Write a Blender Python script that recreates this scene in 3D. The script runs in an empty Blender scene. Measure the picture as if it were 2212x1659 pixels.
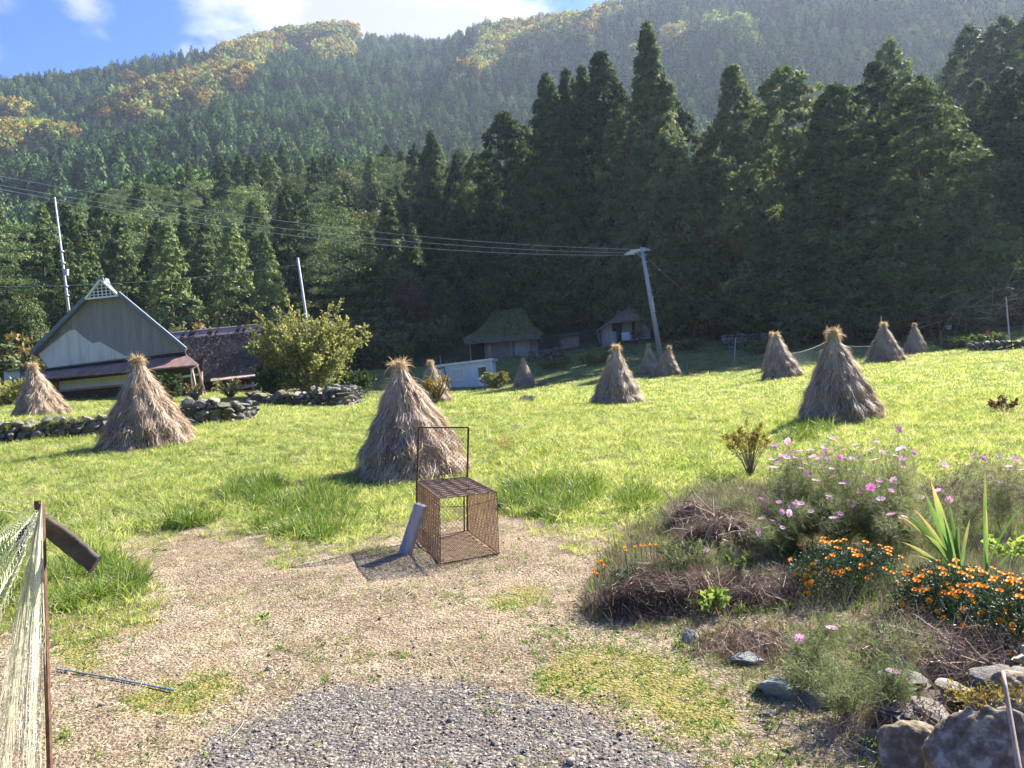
import bpy, math, random
import numpy as np
from mathutils import Vector, Matrix
R_ = math.radians
rng = np.random.default_rng(7)
scene = bpy.context.scene
COL = scene.collection

# ------------------------------------------------------------------ camera
ROLL, PITCH, EYE = 4.0, -1.02, 1.6
FPX = 1661.0                       # focal length in units of a 2212 px wide picture
cam_d = bpy.data.cameras.new('camera'); cam_d.sensor_width = 36; cam_d.lens = 36 * FPX / 2212
cam_d.clip_start = 0.05; cam_d.clip_end = 6000
cam = bpy.data.objects.new('camera', cam_d); COL.objects.link(cam)
CM = Matrix.Rotation(R_(90 + PITCH), 3, 'X') @ Matrix.Rotation(R_(-ROLL), 3, 'Z')
cam.matrix_world = Matrix.Translation((0, 0, EYE)) @ CM.to_4x4()
scene.camera = cam
CMn = np.array(CM)

# ------------------------------------------------------------------ world, sun, exposure
SUN_AZ, SUN_EL = 52.0, 37.0        # azimuth measured from +Y towards +X
w = bpy.data.worlds.new("World"); scene.world = w; w.use_nodes = True
nt = w.node_tree; nt.nodes.clear()
def N(t, tree=None, **k):
    n = (tree or nt).nodes.new(t)
    for a, b in k.items(): setattr(n, a, b)
    return n
def ray(px, py):
    v = CMn @ np.array([(px - 1106) / FPX, -(py - 829.5) / FPX, -1.0])
    return v
sky = N('ShaderNodeTexSky', sky_type='NISHITA', sun_disc=False)
sky.sun_elevation = R_(SUN_EL); sky.sun_rotation = R_(SUN_AZ); sky.air_density = 1.0; sky.dust_density = 0.1; sky.ozone_density = 4.5
tc = N('ShaderNodeTexCoord')
nz = N('ShaderNodeTexNoise'); nz.inputs['Scale'].default_value = 5.5; nz.inputs['Detail'].default_value = 9; nz.inputs['Roughness'].default_value = 0.55
mpp = N('ShaderNodeMapping'); mpp.inputs['Scale'].default_value = (1, 1, 1.9); mpp.inputs['Location'].default_value = (.4, .2, .1)
nt.links.new(tc.outputs['Generated'], mpp.inputs[0]); nt.links.new(mpp.outputs[0], nz.inputs['Vector'])
acc = None
for (px, py, rad, amp) in [(600, -10, .13, 1.1), (760, -20, .2, 1.3), (940, 20, .17, 1.3), (540, 75, .09, .95), (440, 130, .05, .7), (700, 70, .11, 1.1), (1120, -10, .05, .5), (195, 5, .040, .62), (0, 105, .025, .6), (60, 120, .02, .3), (260, 150, .025, .35), (1330, -20, .06, .6), (1190, 15, .018, .5), (300, -160, .12, .5), (-300, 0, .15, .5), (1900, -400, .5, .7)]:
    v = ray(px, py); v = v / np.linalg.norm(v)
    d = N('ShaderNodeVectorMath', operation='DISTANCE'); d.inputs[1].default_value = v
    nt.links.new(tc.outputs['Generated'], d.inputs[0])
    m = N('ShaderNodeMapRange', interpolation_type='SMOOTHSTEP'); m.inputs['From Min'].default_value = 0; m.inputs['From Max'].default_value = rad * 1.5
    m.inputs['To Min'].default_value = amp; m.inputs['To Max'].default_value = 0
    nt.links.new(d.outputs['Value'], m.inputs['Value'])
    if acc is None: acc = m.outputs[0]
    else:
        a = N('ShaderNodeMath', operation='MAXIMUM'); nt.links.new(acc, a.inputs[0]); nt.links.new(m.outputs[0], a.inputs[1]); acc = a.outputs[0]
ad = N('ShaderNodeMath', operation='MULTIPLY_ADD'); ad.inputs[1].default_value = 2.3; ad.inputs[2].default_value = -1.25
nt.links.new(nz.outputs['Fac'], ad.inputs[0])
ad2 = N('ShaderNodeMath', operation='ADD'); nt.links.new(ad.outputs[0], ad2.inputs[0]); nt.links.new(acc, ad2.inputs[1])
cm_ = N('ShaderNodeMapRange', interpolation_type='SMOOTHSTEP'); cm_.inputs['From Min'].default_value = .28; cm_.inputs['From Max'].default_value = .85
nt.links.new(ad2.outputs[0], cm_.inputs['Value'])
nz2 = N('ShaderNodeTexNoise'); nz2.inputs['Scale'].default_value = 3.2; nz2.inputs['Detail'].default_value = 5
nt.links.new(mpp.outputs[0], nz2.inputs['Vector'])
thick = N('ShaderNodeMapRange', interpolation_type='SMOOTHSTEP'); thick.inputs['From Min'].default_value = .75; thick.inputs['From Max'].default_value = 1.55
thn = N('ShaderNodeMath', operation='ADD'); nt.links.new(ad2.outputs[0], thn.inputs[0]); nt.links.new(nz2.outputs['Fac'], thn.inputs[1])
nt.links.new(thn.outputs[0], thick.inputs['Value'])
ccol = N('ShaderNodeMix', data_type='RGBA'); ccol.inputs[6].default_value = (6.2, 6.1, 6.1, 1); ccol.inputs[7].default_value = (2.9, 2.9, 3.1, 1)
nt.links.new(thick.outputs[0], ccol.inputs[0])
hs = N('ShaderNodeHueSaturation'); hs.inputs['Saturation'].default_value = 1.32; hs.inputs['Hue'].default_value = .522; nt.links.new(sky.outputs[0], hs.inputs['Color'])
mx = N('ShaderNodeMix', data_type='RGBA'); nt.links.new(cm_.outputs[0], mx.inputs[0]); nt.links.new(hs.outputs[0], mx.inputs[6]); nt.links.new(ccol.outputs[2], mx.inputs[7])
bg = N('ShaderNodeBackground'); bg.inputs['Strength'].default_value = 0.062
out = N('ShaderNodeOutputWorld'); nt.links.new(mx.outputs[2], bg.inputs['Color']); nt.links.new(bg.outputs[0], out.inputs['Surface'])

sl = bpy.data.lights.new('sun', 'SUN'); sl.energy = 5.0; sl.angle = R_(0.53); sl.color = (1.0, .93, .83)
sun = bpy.data.objects.new('sun', sl); COL.objects.link(sun)
sd = Vector((math.sin(R_(SUN_AZ)) * math.cos(R_(SUN_EL)), math.cos(R_(SUN_AZ)) * math.cos(R_(SUN_EL)), math.sin(R_(SUN_EL))))
sun.rotation_euler = sd.to_track_quat('Z', 'Y').to_euler(); sun.location = (0, 0, 50)
scene.view_settings.view_transform = 'Standard'; scene.view_settings.look = 'None'
scene.view_settings.gamma = 1; scene.view_settings.use_curve_mapping = False
scene.view_settings.exposure = 2.05
cy = scene.cycles
cy.use_denoising = True; cy.denoiser = 'OPENIMAGEDENOISE'; cy.denoising_input_passes = 'RGB_ALBEDO_NORMAL'
cy.max_bounces = 6; cy.diffuse_bounces = 3; cy.glossy_bounces = 2; cy.transmission_bounces = 4; cy.transparent_max_bounces = 6; cy.volume_bounces = 1
cy.sample_clamp_indirect = 6; cy.use_adaptive_sampling = True; cy.adaptive_threshold = 0.015; cy.caustics_reflective = False; cy.caustics_refractive = False

# ------------------------------------------------------------------ helpers
def tag(o, label=None, cat=None, group=None, kind=None):
    if label: o['label'] = label
    if cat: o['category'] = cat
    if group: o['group'] = group
    if kind: o['kind'] = kind
    return o
def thing(name, loc, label, cat, group=None, rz=0.0, s=1.0):
    o = bpy.data.objects.new(name, None); COL.objects.link(o); o.location = loc; o.rotation_euler = (0, 0, rz)
    o.scale = (s, s, s) if not hasattr(s, '__len__') else s
    o.empty_display_size = .2
    return tag(o, label, cat, group)
def nrm(v): return v / np.maximum(np.linalg.norm(v, axis=-1, keepdims=True), 1e-9)
class MB:
    def __init__(s): s.v = []; s.t = []; s.f = {}; s.n = 0
    def add(s, v, f, tint=.5):
        v = np.asarray(v, float).reshape(-1, 3)
        s.v.append(v); s.t.append(np.broadcast_to(np.asarray(tint, float), (len(v),)))
        if isinstance(f, np.ndarray): s.f.setdefault(f.shape[1], []).append(f + s.n)
        else:
            for q in f: s.f.setdefault(len(q), []).append(np.array([q]) + s.n)
        s.n += len(v); return s
    def merge(s, o, M=None):
        v = np.concatenate(o.v); t = np.concatenate(o.t)
        if M is not None: v = v @ np.array(M)[:3, :3].T + np.array(M)[:3, 3]
        s.v.append(v); s.t.append(t)
        for k, l in o.f.items(): s.f.setdefault(k, []).extend([a + s.n for a in l])
        s.n += len(v)
    def mesh(s, name, smooth=False):
        me = bpy.data.meshes.new(name); v = np.concatenate(s.v)
        ks = sorted(s.f); loops = np.concatenate([np.concatenate(s.f[k]).ravel() for k in ks])
        tot = np.concatenate([np.full(sum(len(a) for a in s.f[k]), k) for k in ks])
        me.vertices.add(len(v)); me.vertices.foreach_set('co', v.astype(np.float32).ravel())
        me.loops.add(len(loops)); me.loops.foreach_set('vertex_index', loops.astype(np.int32))
        me.polygons.add(len(tot)); st = np.concatenate([[0], np.cumsum(tot)[:-1]])
        me.polygons.foreach_set('loop_start', st.astype(np.int32)); me.polygons.foreach_set('loop_total', tot.astype(np.int32))
        me.polygons.foreach_set('use_smooth', np.full(len(tot), smooth))
        at = me.attributes.new('tint', 'FLOAT', 'POINT'); at.data.foreach_set('value', np.concatenate(s.t).astype(np.float32))
        me.update(calc_edges=True); return me
    def build(s, name, mat, parent=None, smooth=False, loc=None):
        me = s.mesh(name, smooth); me.materials.append(mat)
        o = bpy.data.objects.new(name, me); COL.objects.link(o)
        if parent is not None: o.parent = parent
        if loc is not None: o.location = loc
        return o
def path_ribbons(mb, P, w, side=None, tint=.5, taper=.35):
    n, k, _ = P.shape
    d = nrm(P[:, -1] - P[:, 0])
    if side is None: side = nrm(np.cross(d, rng.normal(size=(n, 3))))
    t = np.linspace(0, 1, k); wp = (1 - (1 - taper) * t ** 1.5)
    W = (np.broadcast_to(np.asarray(w, float), (n,)))[:, None, None] * .5 * wp[None, :, None] * side[:, None, :]
    V = np.stack([P - W, P + W], axis=2).reshape(-1, 3)
    b = (np.arange(n) * k * 2)[:, None] + (np.arange(k - 1) * 2)[None, :]
    b = b.ravel(); F = np.stack([b, b + 1, b + 3, b + 2], axis=1)
    mb.add(V, F, np.repeat(np.broadcast_to(np.asarray(tint, float), (n,)), k * 2))
def leaves(mb, p, d, L, w, tint=.5, side=None):
    n = len(p); d = nrm(d)
    if side is None: side = nrm(np.cross(d, rng.normal(size=(n, 3))))
    L = np.broadcast_to(np.asarray(L, float), (n,))[:, None]; w = np.broadcast_to(np.asarray(w, float), (n,))[:, None]
    V = np.stack([p, p + d * L * .5 + side * w * .5, p + d * L, p + d * L * .5 - side * w * .5], axis=1).reshape(-1, 3)
    F = (np.arange(n) * 4)[:, None] + np.arange(4)[None, :]
    mb.add(V, F, np.repeat(np.broadcast_to(np.asarray(tint, float), (n,)), 4))
def tube(mb, pts, rad, sides=6, tint=.5, cap=True):
    P = np.asarray(pts, float); k = len(P); rad = np.broadcast_to(np.asarray(rad, float), (k,))
    T = np.gradient(P, axis=0); T = nrm(T)
    ref = np.array([0, 0, 1.]) if abs(T[0][2]) < .9 else np.array([1., 0, 0])
    A = nrm(np.cross(T, ref)); B = np.cross(T, A)
    a = np.linspace(0, 2 * math.pi, sides, endpoint=False)
    V = P[:, None] + rad[:, None, None] * (np.cos(a)[None, :, None] * A[:, None] + np.sin(a)[None, :, None] * B[:, None])
    i = np.arange(k - 1)[:, None] * sides; j = np.arange(sides)[None, :]; j2 = (j + 1) % sides
    F = np.stack([i + j, i + j2, i + sides + j2, i + sides + j], axis=-1).reshape(-1, 4)
    mb.add(V.reshape(-1, 3), F, tint)
    if cap:
        o = mb.n - k * sides
        mb.f.setdefault(sides, []).append(np.array([list(range(sides))[::-1]]) + o)
        mb.f.setdefault(sides, []).append(np.array([list(range(sides))]) + o + (k - 1) * sides)
def bar(mb, a, b, w, h=None, up=(0, 0, 1), tint=.5):
    a = np.array(a, float); b = np.array(b, float); h = h or w
    d = nrm(b - a); up = np.array(up, float)
    if abs(d @ up) > .98: up = np.array([0, 1., 0])
    s = nrm(np.cross(d, up)); u = np.cross(s, d)
    V = [p + s * i * w / 2 + u * j * h / 2 for p in (a, b) for i, j in ((-1, -1), (1, -1), (1, 1), (-1, 1))]
    mb.add(V, np.array([[0, 1, 2, 3], [7, 6, 5, 4], [0, 4, 5, 1], [1, 5, 6, 2], [2, 6, 7, 3], [3, 7, 4, 0]]), tint)
def slab(mb, pts, off, tint=.5):
    """solid panel: front polygon pts (3-D), extruded by vector off"""
    P = np.array(pts, float); n = len(P); o = np.array(off, float)
    mb.add(np.concatenate([P, P + o]), [list(range(n)), [n + i for i in range(n)][::-1]] + [[i, n + i, n + (i + 1) % n, (i + 1) % n] for i in range(n)], tint)
_ico = {}
def ico(level):
    if level not in _ico:
        import bmesh
        bm = bmesh.new(); bmesh.ops.create_icosphere(bm, subdivisions=level, radius=1)
        _ico[level] = (np.array([v.co[:] for v in bm.verts]), np.array([[v.index for v in f.verts] for f in bm.faces])); bm.free()
    return _ico[level]
def vnoise(p, seed=0, f=1.0):
    """cheap smooth pseudo noise in -1..1"""
    r = np.random.default_rng(seed); o = np.zeros(p.shape[:-1])
    for i in range(5):
        k = r.normal(size=3) * f * (1 + i * .55); o += np.sin(p @ k + r.uniform(0, 6.28)) / (1 + i * .35)
    return o / 2.6
def rock(mb, c, s, rot=None, seed=0, level=2, rough=.22, tint=.5, flat=None, chops=11):
    v, f = ico(level); v = v.copy()
    r = np.random.default_rng(seed)
    for i in range(chops):                               # chop with planes -> facets
        n = nrm(r.normal(size=3)); d = r.uniform(.48, .8); h = v @ n - d; v = v - np.clip(h, 0, None)[:, None] * n
    v *= (1.12 + rough * .45 * vnoise(v, seed, 2.2) + rough * .25 * vnoise(v, seed + 1, 6) + (rough * .16 * vnoise(v, seed + 2, 16) if level > 2 else 0))[:, None]
    v = v * np.array(s)
    a = r.uniform(0, 6.28) if rot is None else rot
    M = np.array([[math.cos(a), -math.sin(a), 0], [math.sin(a), math.cos(a), 0], [0, 0, 1]])
    mb.add(v @ M.T + np.array(c), f, tint)

# ------------------------------------------------------------------ pixel <-> world
def P(px, py, Y):
    v = ray(px, py); return np.array([0, 0, EYE]) + v * (Y / v[1])
def polar(px, py, rho):
    v = ray(px, py); h = math.hypot(v[0], v[1]); return math.atan2(v[0], v[1]), v[2] / h
def proj(p):
    p = np.asarray(p, float); c = (p - np.array([0, 0, EYE])) @ CMn
    z = -c[..., 2]; z = np.where(z < .05, .05, z)
    return 1106 + FPX * c[..., 0] / z, 829.5 - FPX * c[..., 1] / z
def inpoly(px, py, poly):
    ins = np.zeros(np.shape(px), bool); n = len(poly)
    for i in range(n):
        x1, y1 = poly[i]; x2, y2 = poly[(i + 1) % n]
        c = ((y1 > py) != (y2 > py)) & (px < (x2 - x1) * (py - y1) / ((y2 - y1) + 1e-9) + x1); ins ^= c
    return ins

# ------------------------------------------------------------------ terrain
class TPS:
    def __init__(s, X, z, reg=1e-3):
        X = np.array(X); z = np.array(z); n = len(X)
        A = np.zeros((n + 3, n + 3)); A[:n, :n] = s.K(X, X) + reg * np.eye(n); A[:n, n] = 1; A[:n, n + 1:] = X; A[n, :n] = 1; A[n + 1:, :n] = X.T
        s.X = X; s.w = np.linalg.solve(A, np.concatenate([z, [0, 0, 0]]))
    def K(s, a, b):
        r2 = ((a[:, None] - b[None]) ** 2).sum(-1); return .5 * r2 * np.log(r2 + 1e-12)
    def __call__(s, q):
        sh = q.shape[:-1]; q = q.reshape(-1, 2); n = len(s.X); o = np.empty(len(q))
        for i in range(0, len(q), 20000):
            b = q[i:i + 20000]; o[i:i + 20000] = s.K(b, s.X) @ s.w[:n] + s.w[n] + b @ s.w[n + 1:]
        return o.reshape(sh)
near = [  # px, py, Y of ground points
 (318, 962, 17), (150, 975, 17), (-300, 1000, 16), (890, 1030, 12.8), (1815, 908, 15.6), (1333, 873, 25), (1690, 815, 32), (1912, 783, 37), (1978, 765, 45),
 (1402, 808, 46), (1437, 816, 43), (935, 868, 24), (1133, 832, 52), (1063, 836, 58), (945, 845, 55), (600, 900, 26), (500, 905, 22), (700, 880, 36),
 (2212, 757, 40), (2700, 735, 40), (2212, 722, 52), (2150, 735, 48), (2000, 752, 52), (2212, 690, 66), (3000, 690, 60), (1250, 815, 50), (1600, 800, 42), (1560, 765, 58), (1750, 752, 58), (1870, 742, 62),
 (1100, 783, 72), (1160, 776, 72), (1350, 745, 73), (1250, 760, 73), (1450, 742, 70), (800, 850, 50), (850, 820, 66), (560, 855, 42), (400, 862, 42), (250, 870, 40), (-300, 890, 40), (-900, 930, 40), (500, 845, 58), (100, 850, 58)]
Xn, zn = [], []
for px, py, Y in near:
    p = P(px, py, Y); Xn.append((math.atan2(p[0], p[1]) * 2, math.log(math.hypot(p[0], p[1])))); zn.append(p[2])
for a in (-150, -100, -60, -32, -15, 0, 15, 32, 60, 100, 150):
    for r in (.8, 2.2, 4.5, 8.5): Xn.append((R_(a) * 2, math.log(r))); zn.append(0)
for a in (-170, -120, 85, 120, 170):
    for r in (20, 70): Xn.append((R_(a) * 2, math.log(r))); zn.append(0)
tn = TPS(Xn, zn, .02)
far = {80: [(-1500, 900), (0, 800), (300, 782), (700, 750), (1000, 745), (1300, 722), (1700, 715), (1900, 712), (2212, 690), (3400, 640)],
 110: [(-1500, 850), (0, 745), (300, 700), (600, 655), (900, 640), (1300, 630), (1700, 640), (2000, 610), (2212, 580), (3400, 500)],
 170: [(-1500, 760), (0, 655), (200, 565), (430, 505), (650, 465), (800, 465), (1000, 490), (1300, 510), (1600, 520), (1900, 420), (2212, 330), (3400, 300)],
 230: [(-1500, 760), (0, 650), (200, 575), (430, 505), (650, 470), (800, 475), (1000, 480), (1300, 470), (1600, 440), (1900, 350), (2212, 230), (3400, 200)],
 320: [(-1500, 650), (0, 540), (300, 450), (600, 400), (900, 400), (1200, 400), (1500, 340), (1900, 270), (2212, 170), (3400, 150)],
 450: [(-1500, 520), (0, 395), (300, 330), (600, 285), (900, 275), (1200, 235), (1500, 150), (1900, 70), (2212, 30), (3400, 30)],
 620: [(-1500, 420), (0, 290), (300, 240), (600, 180), (850, 160), (1010, 112), (1100, 88), (1250, 58), (1330, 36), (1500, -30), (1900, -110), (2212, -140), (3400, -80)],
 850: [(-1500, 330), (-500, 250), (0, 219), (120, 204), (260, 180), (380, 177), (430, 157), (500, 137), (600, 100), (690, 82), (780, 87), (850, 108), (960, 128), (1100, 165), (1330, 130), (1700, 40), (2212, -30), (3400, 0)],
 1050: [(-1500, 400), (0, 300), (400, 260), (700, 170), (960, 210), (1330, 220), (1700, 140), (2212, 80), (3400, 100)]}
Xf, ef = [], []
for r, l in far.items():
    for px, py in l:
        a, e = polar(px, py, r); Xf.append((a * 3, math.log(r) * 2)); ef.append(e)
for a in (-175, -130, -90, 90, 130, 175):
    for r, e in ((80, .01), (300, .1), (850, .2), (1050, .18)): Xf.append((R_(a) * 3, math.log(r) * 2)); ef.append(e)
tf = TPS(Xf, ef, .0005)
BUMPS = []                                                    # (x, y, radius, height) low mounds in the flower bed
def pz(px, py):                                               # meet the z = 0 plane
    v = ray(px, py); return np.array([0, 0, EYE]) + v * (-EYE / v[2])
for px, py, r, h in [(1950, 1300, .75, .10), (1500, 1255, .42, .10), (1600, 1130, .6, .14), (2250, 1350, .6, .12), (650, 1150, .7, .03), (1250, 1120, .8, .04)]:
    c = pz(px, py); BUMPS.append((c[0], c[1], r, h))
WL = [P(-900, 1010, 17.5), P(-300, 975, 18.3), P(0, 951, 19), P(235, 936, 20), P(390, 918, 20.8), P(500, 908, 21.2)]   # foot of the terrace wall
WLx = np.array([q[0] for q in WL]); WLy = np.array([q[1] for q in WL])
def height(x, y):
    x = np.asarray(x, float); y = np.asarray(y, float)
    rho = np.maximum(np.hypot(x, y), .3); a = np.arctan2(x, y)
    zc = tn(np.stack([a * 2, np.log(np.clip(rho, .8, 90))], -1))
    fr = np.clip((rho - 4) / 6, 0, 1); zc = zc * np.where(rho < 10, fr * fr * (3 - 2 * fr), 1)
    zc = np.where(np.abs(a) > 1.5, zc * np.clip((3.14 - np.abs(a)) / 1.6, 0, 1), zc)
    zf = EYE + rho * tf(np.stack([a * 3, np.log(np.clip(rho, 60, 1100)) * 2], -1))
    p3 = np.stack([x, y, 0 * x], -1)
    gul = vnoise(p3, 3, .012) * .020 + vnoise(p3, 4, .035) * .008
    zf = zf + rho * gul * np.clip((rho - 120) / 200, 0, 1) * np.clip((1000 - rho) / 300, .35, 1)
    t = np.clip((rho - 66) / 22, 0, 1); t = t * t * (3 - 2 * t)
    z = zc * (1 - t) + zf * t
    dy_ = y - np.interp(x, WLx, WLy)
    z = z + .50 * np.clip((dy_ - .1) / .25, 0, 1) * np.clip((5 - dy_) / 4, 0, 1) * np.clip((WLx[-1] - x) / .6, 0, 1) * (x > -40)
    for bx, by, r, h in BUMPS: z = z + h * np.exp(-((x - bx) ** 2 + (y - by) ** 2) / (r * r))
    return z + .02 * vnoise(p3, 8, 1.7) * np.clip((rho - 3) / 4, 0, 1) + .05 * vnoise(p3, 9, .45) * np.clip((rho - 10) / 10, 0, 1)
def G(x, y): return float(height(np.array([x]), np.array([y]))[0])
def ground_at(px, py, lo=1.0, hi=120):
    """first point where the ray of a picture point meets the terrain"""
    v = ray(px, py); h = math.hypot(v[0], v[1])
    r = np.exp(np.linspace(math.log(lo), math.log(hi), 1500)); x = r * v[0] / h; y = r * v[1] / h
    z = EYE + r * v[2] / h; d = z - height(x, y); i = int(np.argmax(d < 0))
    return np.array([x[i], y[i], G(x[i], y[i])])

# regions of the near ground, outlined once in picture units and dropped onto the ground
FIELD = [(-900, 1330), (0, 1290), (60, 1330), (200, 1330), (310, 1300), (290, 1240), (225, 1180), (360, 1140), (470, 1120), (560, 1155), (700, 1170), (800, 1165), (860, 1110), (900, 1095), (1080, 1095), (1130, 1120), (1260, 1140), (1420, 1120), (1500, 1060), (1580, 1050), (1660, 1070), (1800, 1090), (2000, 1090), (2300, 1070), (3200, 1000), (3200, 680), (2212, 752), (1960, 772), (1700, 796), (1480, 814), (1100, 842), (800, 862), (620, 850), (0, 830), (-900, 840)]
LIT = [(1985, 770), (1990, 742), (2100, 722), (2230, 714), (3200, 640), (3200, 700), (2212, 752)]
MOSS = [[(120, 1330), (330, 1310), (345, 1360), (240, 1370), (150, 1440), (115, 1430)], [(160, 1430), (240, 1410), (255, 1430), (200, 1465), (155, 1450)], [(250, 1500), (350, 1480), (440, 1440), (530, 1465), (500, 1510), (400, 1550), (290, 1540)], [(1050, 1290), (1150, 1260), (1200, 1290), (1130, 1320), (1060, 1320)], [(120, 1560), (160, 1560), (150, 1600), (120, 1600)],
        [(1140, 1470), (1230, 1400), (1330, 1390), (1500, 1440), (1620, 1560), (1500, 1600), (1350, 1520), (1150, 1500)]]
GRAVEL = [(380, 1700), (430, 1590), (580, 1530), (700, 1480), (1000, 1470), (1250, 1520), (1380, 1600), (1520, 1640), (1560, 1900), (0, 2600), (300, 1900)]
BED = [(1270, 1330), (1290, 1210), (1420, 1120), (1500, 1050), (1650, 1010), (2000, 980), (3200, 900), (3200, 1500), (2212, 1660), (1980, 1600), (1900, 1560), (1650, 1520), (1500, 1420)]

na = 420; aa = np.concatenate([np.linspace(-180, -52, 40)[:-1], np.linspace(-52, 52, na), np.linspace(52, 180, 40)[1:]]); aa = np.radians(aa)
rr = np.concatenate([[.05, .3, .6], np.exp(np.linspace(math.log(1.0), math.log(74), 330))])
A, RR = np.meshgrid(aa, rr); X = RR * np.sin(A); Yc = RR * np.cos(A); Z = height(X, Yc)
def grid_faces(nr, nc):
    i = np.arange(nr - 1)[:, None] * nc + np.arange(nc - 1)[None]; return np.stack([i, i + nc, i + nc + 1, i + 1], -1).reshape(-1, 4)
gv = np.stack([X, Yc, Z], -1); GP = proj(gv)

# ------------------------------------------------------------------ materials
def newmat(name):
    m = bpy.data.materials.new(name); m.use_nodes = True; t = m.node_tree; t.nodes.clear()
    o = t.nodes.new('ShaderNodeOutputMaterial'); return m, t, o
def ramp(t, stops, fac=None):
    r = t.nodes.new('ShaderNodeValToRGB'); cr = r.color_ramp
    while len(cr.elements) < len(stops): cr.elements.new(.5)
    for e, (p, c) in zip(cr.elements, stops): e.position = p; e.color = (*c, 1)
    if fac is not None: t.links.new(fac, r.inputs[0])
    return r
def noise(t, scale, detail=4, rough=.6, coord='Object', stretch=None):
    c = t.nodes.new('ShaderNodeTexCoord'); n = t.nodes.new('ShaderNodeTexNoise'); n.inputs['Scale'].default_value = scale; n.inputs['Detail'].default_value = detail; n.inputs['Roughness'].default_value = rough
    src = c.outputs[coord]
    if stretch: m = t.nodes.new('ShaderNodeMapping'); m.inputs['Scale'].default_value = stretch; t.links.new(src, m.inputs[0]); src = m.outputs[0]
    t.links.new(src, n.inputs['Vector']); return n
def math_(t, op, a, b=None, clamp=False):
    m = t.nodes.new('ShaderNodeMath'); m.operation = op; m.use_clamp = clamp
    for i, x in enumerate((a, b)):
        if x is None: continue
        if isinstance(x, (int, float)): m.inputs[i].default_value = x
        else: t.links.new(x, m.inputs[i])
    return m.outputs[0]
def attr(t, name):
    a = t.nodes.new('ShaderNodeAttribute'); a.attribute_name = name; return a.outputs['Fac']
def foliage(name, stops, transl=.35, spec=.25, rnd=.25, rough=.6, tcol=1.25, noise_scale=None):
    """leafy material: colour ramp over the per-leaf tint, a shift per tree, part of the light passing through"""
    m, t, o = newmat(name)
    f = attr(t, 'tint'); oi = t.nodes.new('ShaderNodeObjectInfo')
    f = math_(t, 'ADD', f, math_(t, 'MULTIPLY', math_(t, 'SUBTRACT', oi.outputs['Random'], .5), rnd * 1.5), True)
    if noise_scale:
        n = noise(t, noise_scale, 3, coord='Generated' if noise_scale < 0 else 'Object'); f = math_(t, 'ADD', f, math_(t, 'MULTIPLY', math_(t, 'SUBTRACT', n.outputs['Fac'], .5), .9), True)
    r = ramp(t, stops, f)
    hsv = t.nodes.new('ShaderNodeHueSaturation'); t.links.new(r.outputs[0], hsv.inputs['Color'])
    t.links.new(math_(t, 'ADD', math_(t, 'MULTIPLY', oi.outputs['Random'], rnd), 1 - rnd / 2), hsv.inputs['Value'])
    p = t.nodes.new('ShaderNodeBsdfPrincipled'); p.inputs['Roughness'].default_value = rough; p.inputs['Specular IOR Level'].default_value = spec
    t.links.new(hsv.outputs[0], p.inputs['Base Color'])
    if transl <= 0: t.links.new(p.outputs[0], o.inputs[0]); return m
    tr = t.nodes.new('ShaderNodeBsdfTranslucent'); h2 = t.nodes.new('ShaderNodeHueSaturation'); h2.inputs['Value'].default_value = tcol; h2.inputs['Hue'].default_value = .487; h2.inputs['Saturation'].default_value = 1.1
    t.links.new(hsv.outputs[0], h2.inputs['Color']); t.links.new(h2.outputs[0], tr.inputs[0])
    mx = t.nodes.new('ShaderNodeMixShader'); mx.inputs[0].default_value = transl; t.links.new(p.outputs[0], mx.inputs[1]); t.links.new(tr.outputs[0], mx.inputs[2]); t.links.new(mx.outputs[0], o.inputs[0])
    return m
def solid(name, stops, scale=4, rough=.8, bump=.3, bscale=None, stretch=None, spec=.3, metal=0, coord='Object', detail=5, tintmix=0, bdist=.02):
    m, t, o = newmat(name); n = noise(t, scale, detail, .65, coord, stretch); f = n.outputs['Fac']
    f = math_(t, 'MULTIPLY_ADD', f, 1.8); f.node.inputs[2].default_value = -.4; f.node.use_clamp = True
    if tintmix: f = math_(t, 'ADD', math_(t, 'MULTIPLY', f, 1 - tintmix), math_(t, 'MULTIPLY', attr(t, 'tint'), tintmix), True)
    r = ramp(t, stops, f); p = t.nodes.new('ShaderNodeBsdfPrincipled'); p.inputs['Roughness'].default_value = rough; p.inputs['Specular IOR Level'].default_value = spec; p.inputs['Metallic'].default_value = metal
    t.links.new(r.outputs[0], p.inputs['Base Color'])
    if bump:
        n2 = noise(t, bscale or scale * 3, 6, .7, coord, stretch); b = t.nodes.new('ShaderNodeBump'); b.inputs['Strength'].default_value = bump; b.inputs['Distance'].default_value = bdist
        t.links.new(n2.outputs['Fac'], b.inputs['Height']); t.links.new(b.outputs[0], p.inputs['Normal'])
    t.links.new(p.outputs[0], o.inputs[0]); return m
M = {}
M['cedar'] = foliage('cedar_foliage', [(0, (.034, .062, .030)), (.45, (.075, .118, .045)), (.8, (.125, .170, .062)), (1, (.19, .19, .08))], .36, rnd=.35, spec=.08, rough=.7)
M['cedar_far'] = foliage('far_cedar_foliage', [(0, (.022, .05, .022)), (.5, (.055, .105, .036)), (1, (.11, .17, .055))], .15, rnd=.6, spec=.03, rough=.8)
M['midcedar'] = foliage('slope_cedar_foliage', [(0, (.045, .08, .034)), (.5, (.105, .155, .058)), (1, (.18, .235, .085))], .25, rnd=.5, spec=.08, rough=.7)
M['pine'] = foliage('pine_foliage', [(0, (.05, .09, .035)), (.5, (.135, .195, .075)), (1, (.24, .30, .12))], .25, rnd=.3, spec=.1)
M['autumn'] = foliage('autumn_foliage', [(0, (.16, .13, .04)), (.3, (.42, .27, .065)), (.55, (.46, .37, .09)), (.8, (.33, .37, .09)), (1, (.15, .21, .06))], .3, rnd=.9, spec=.05)
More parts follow.
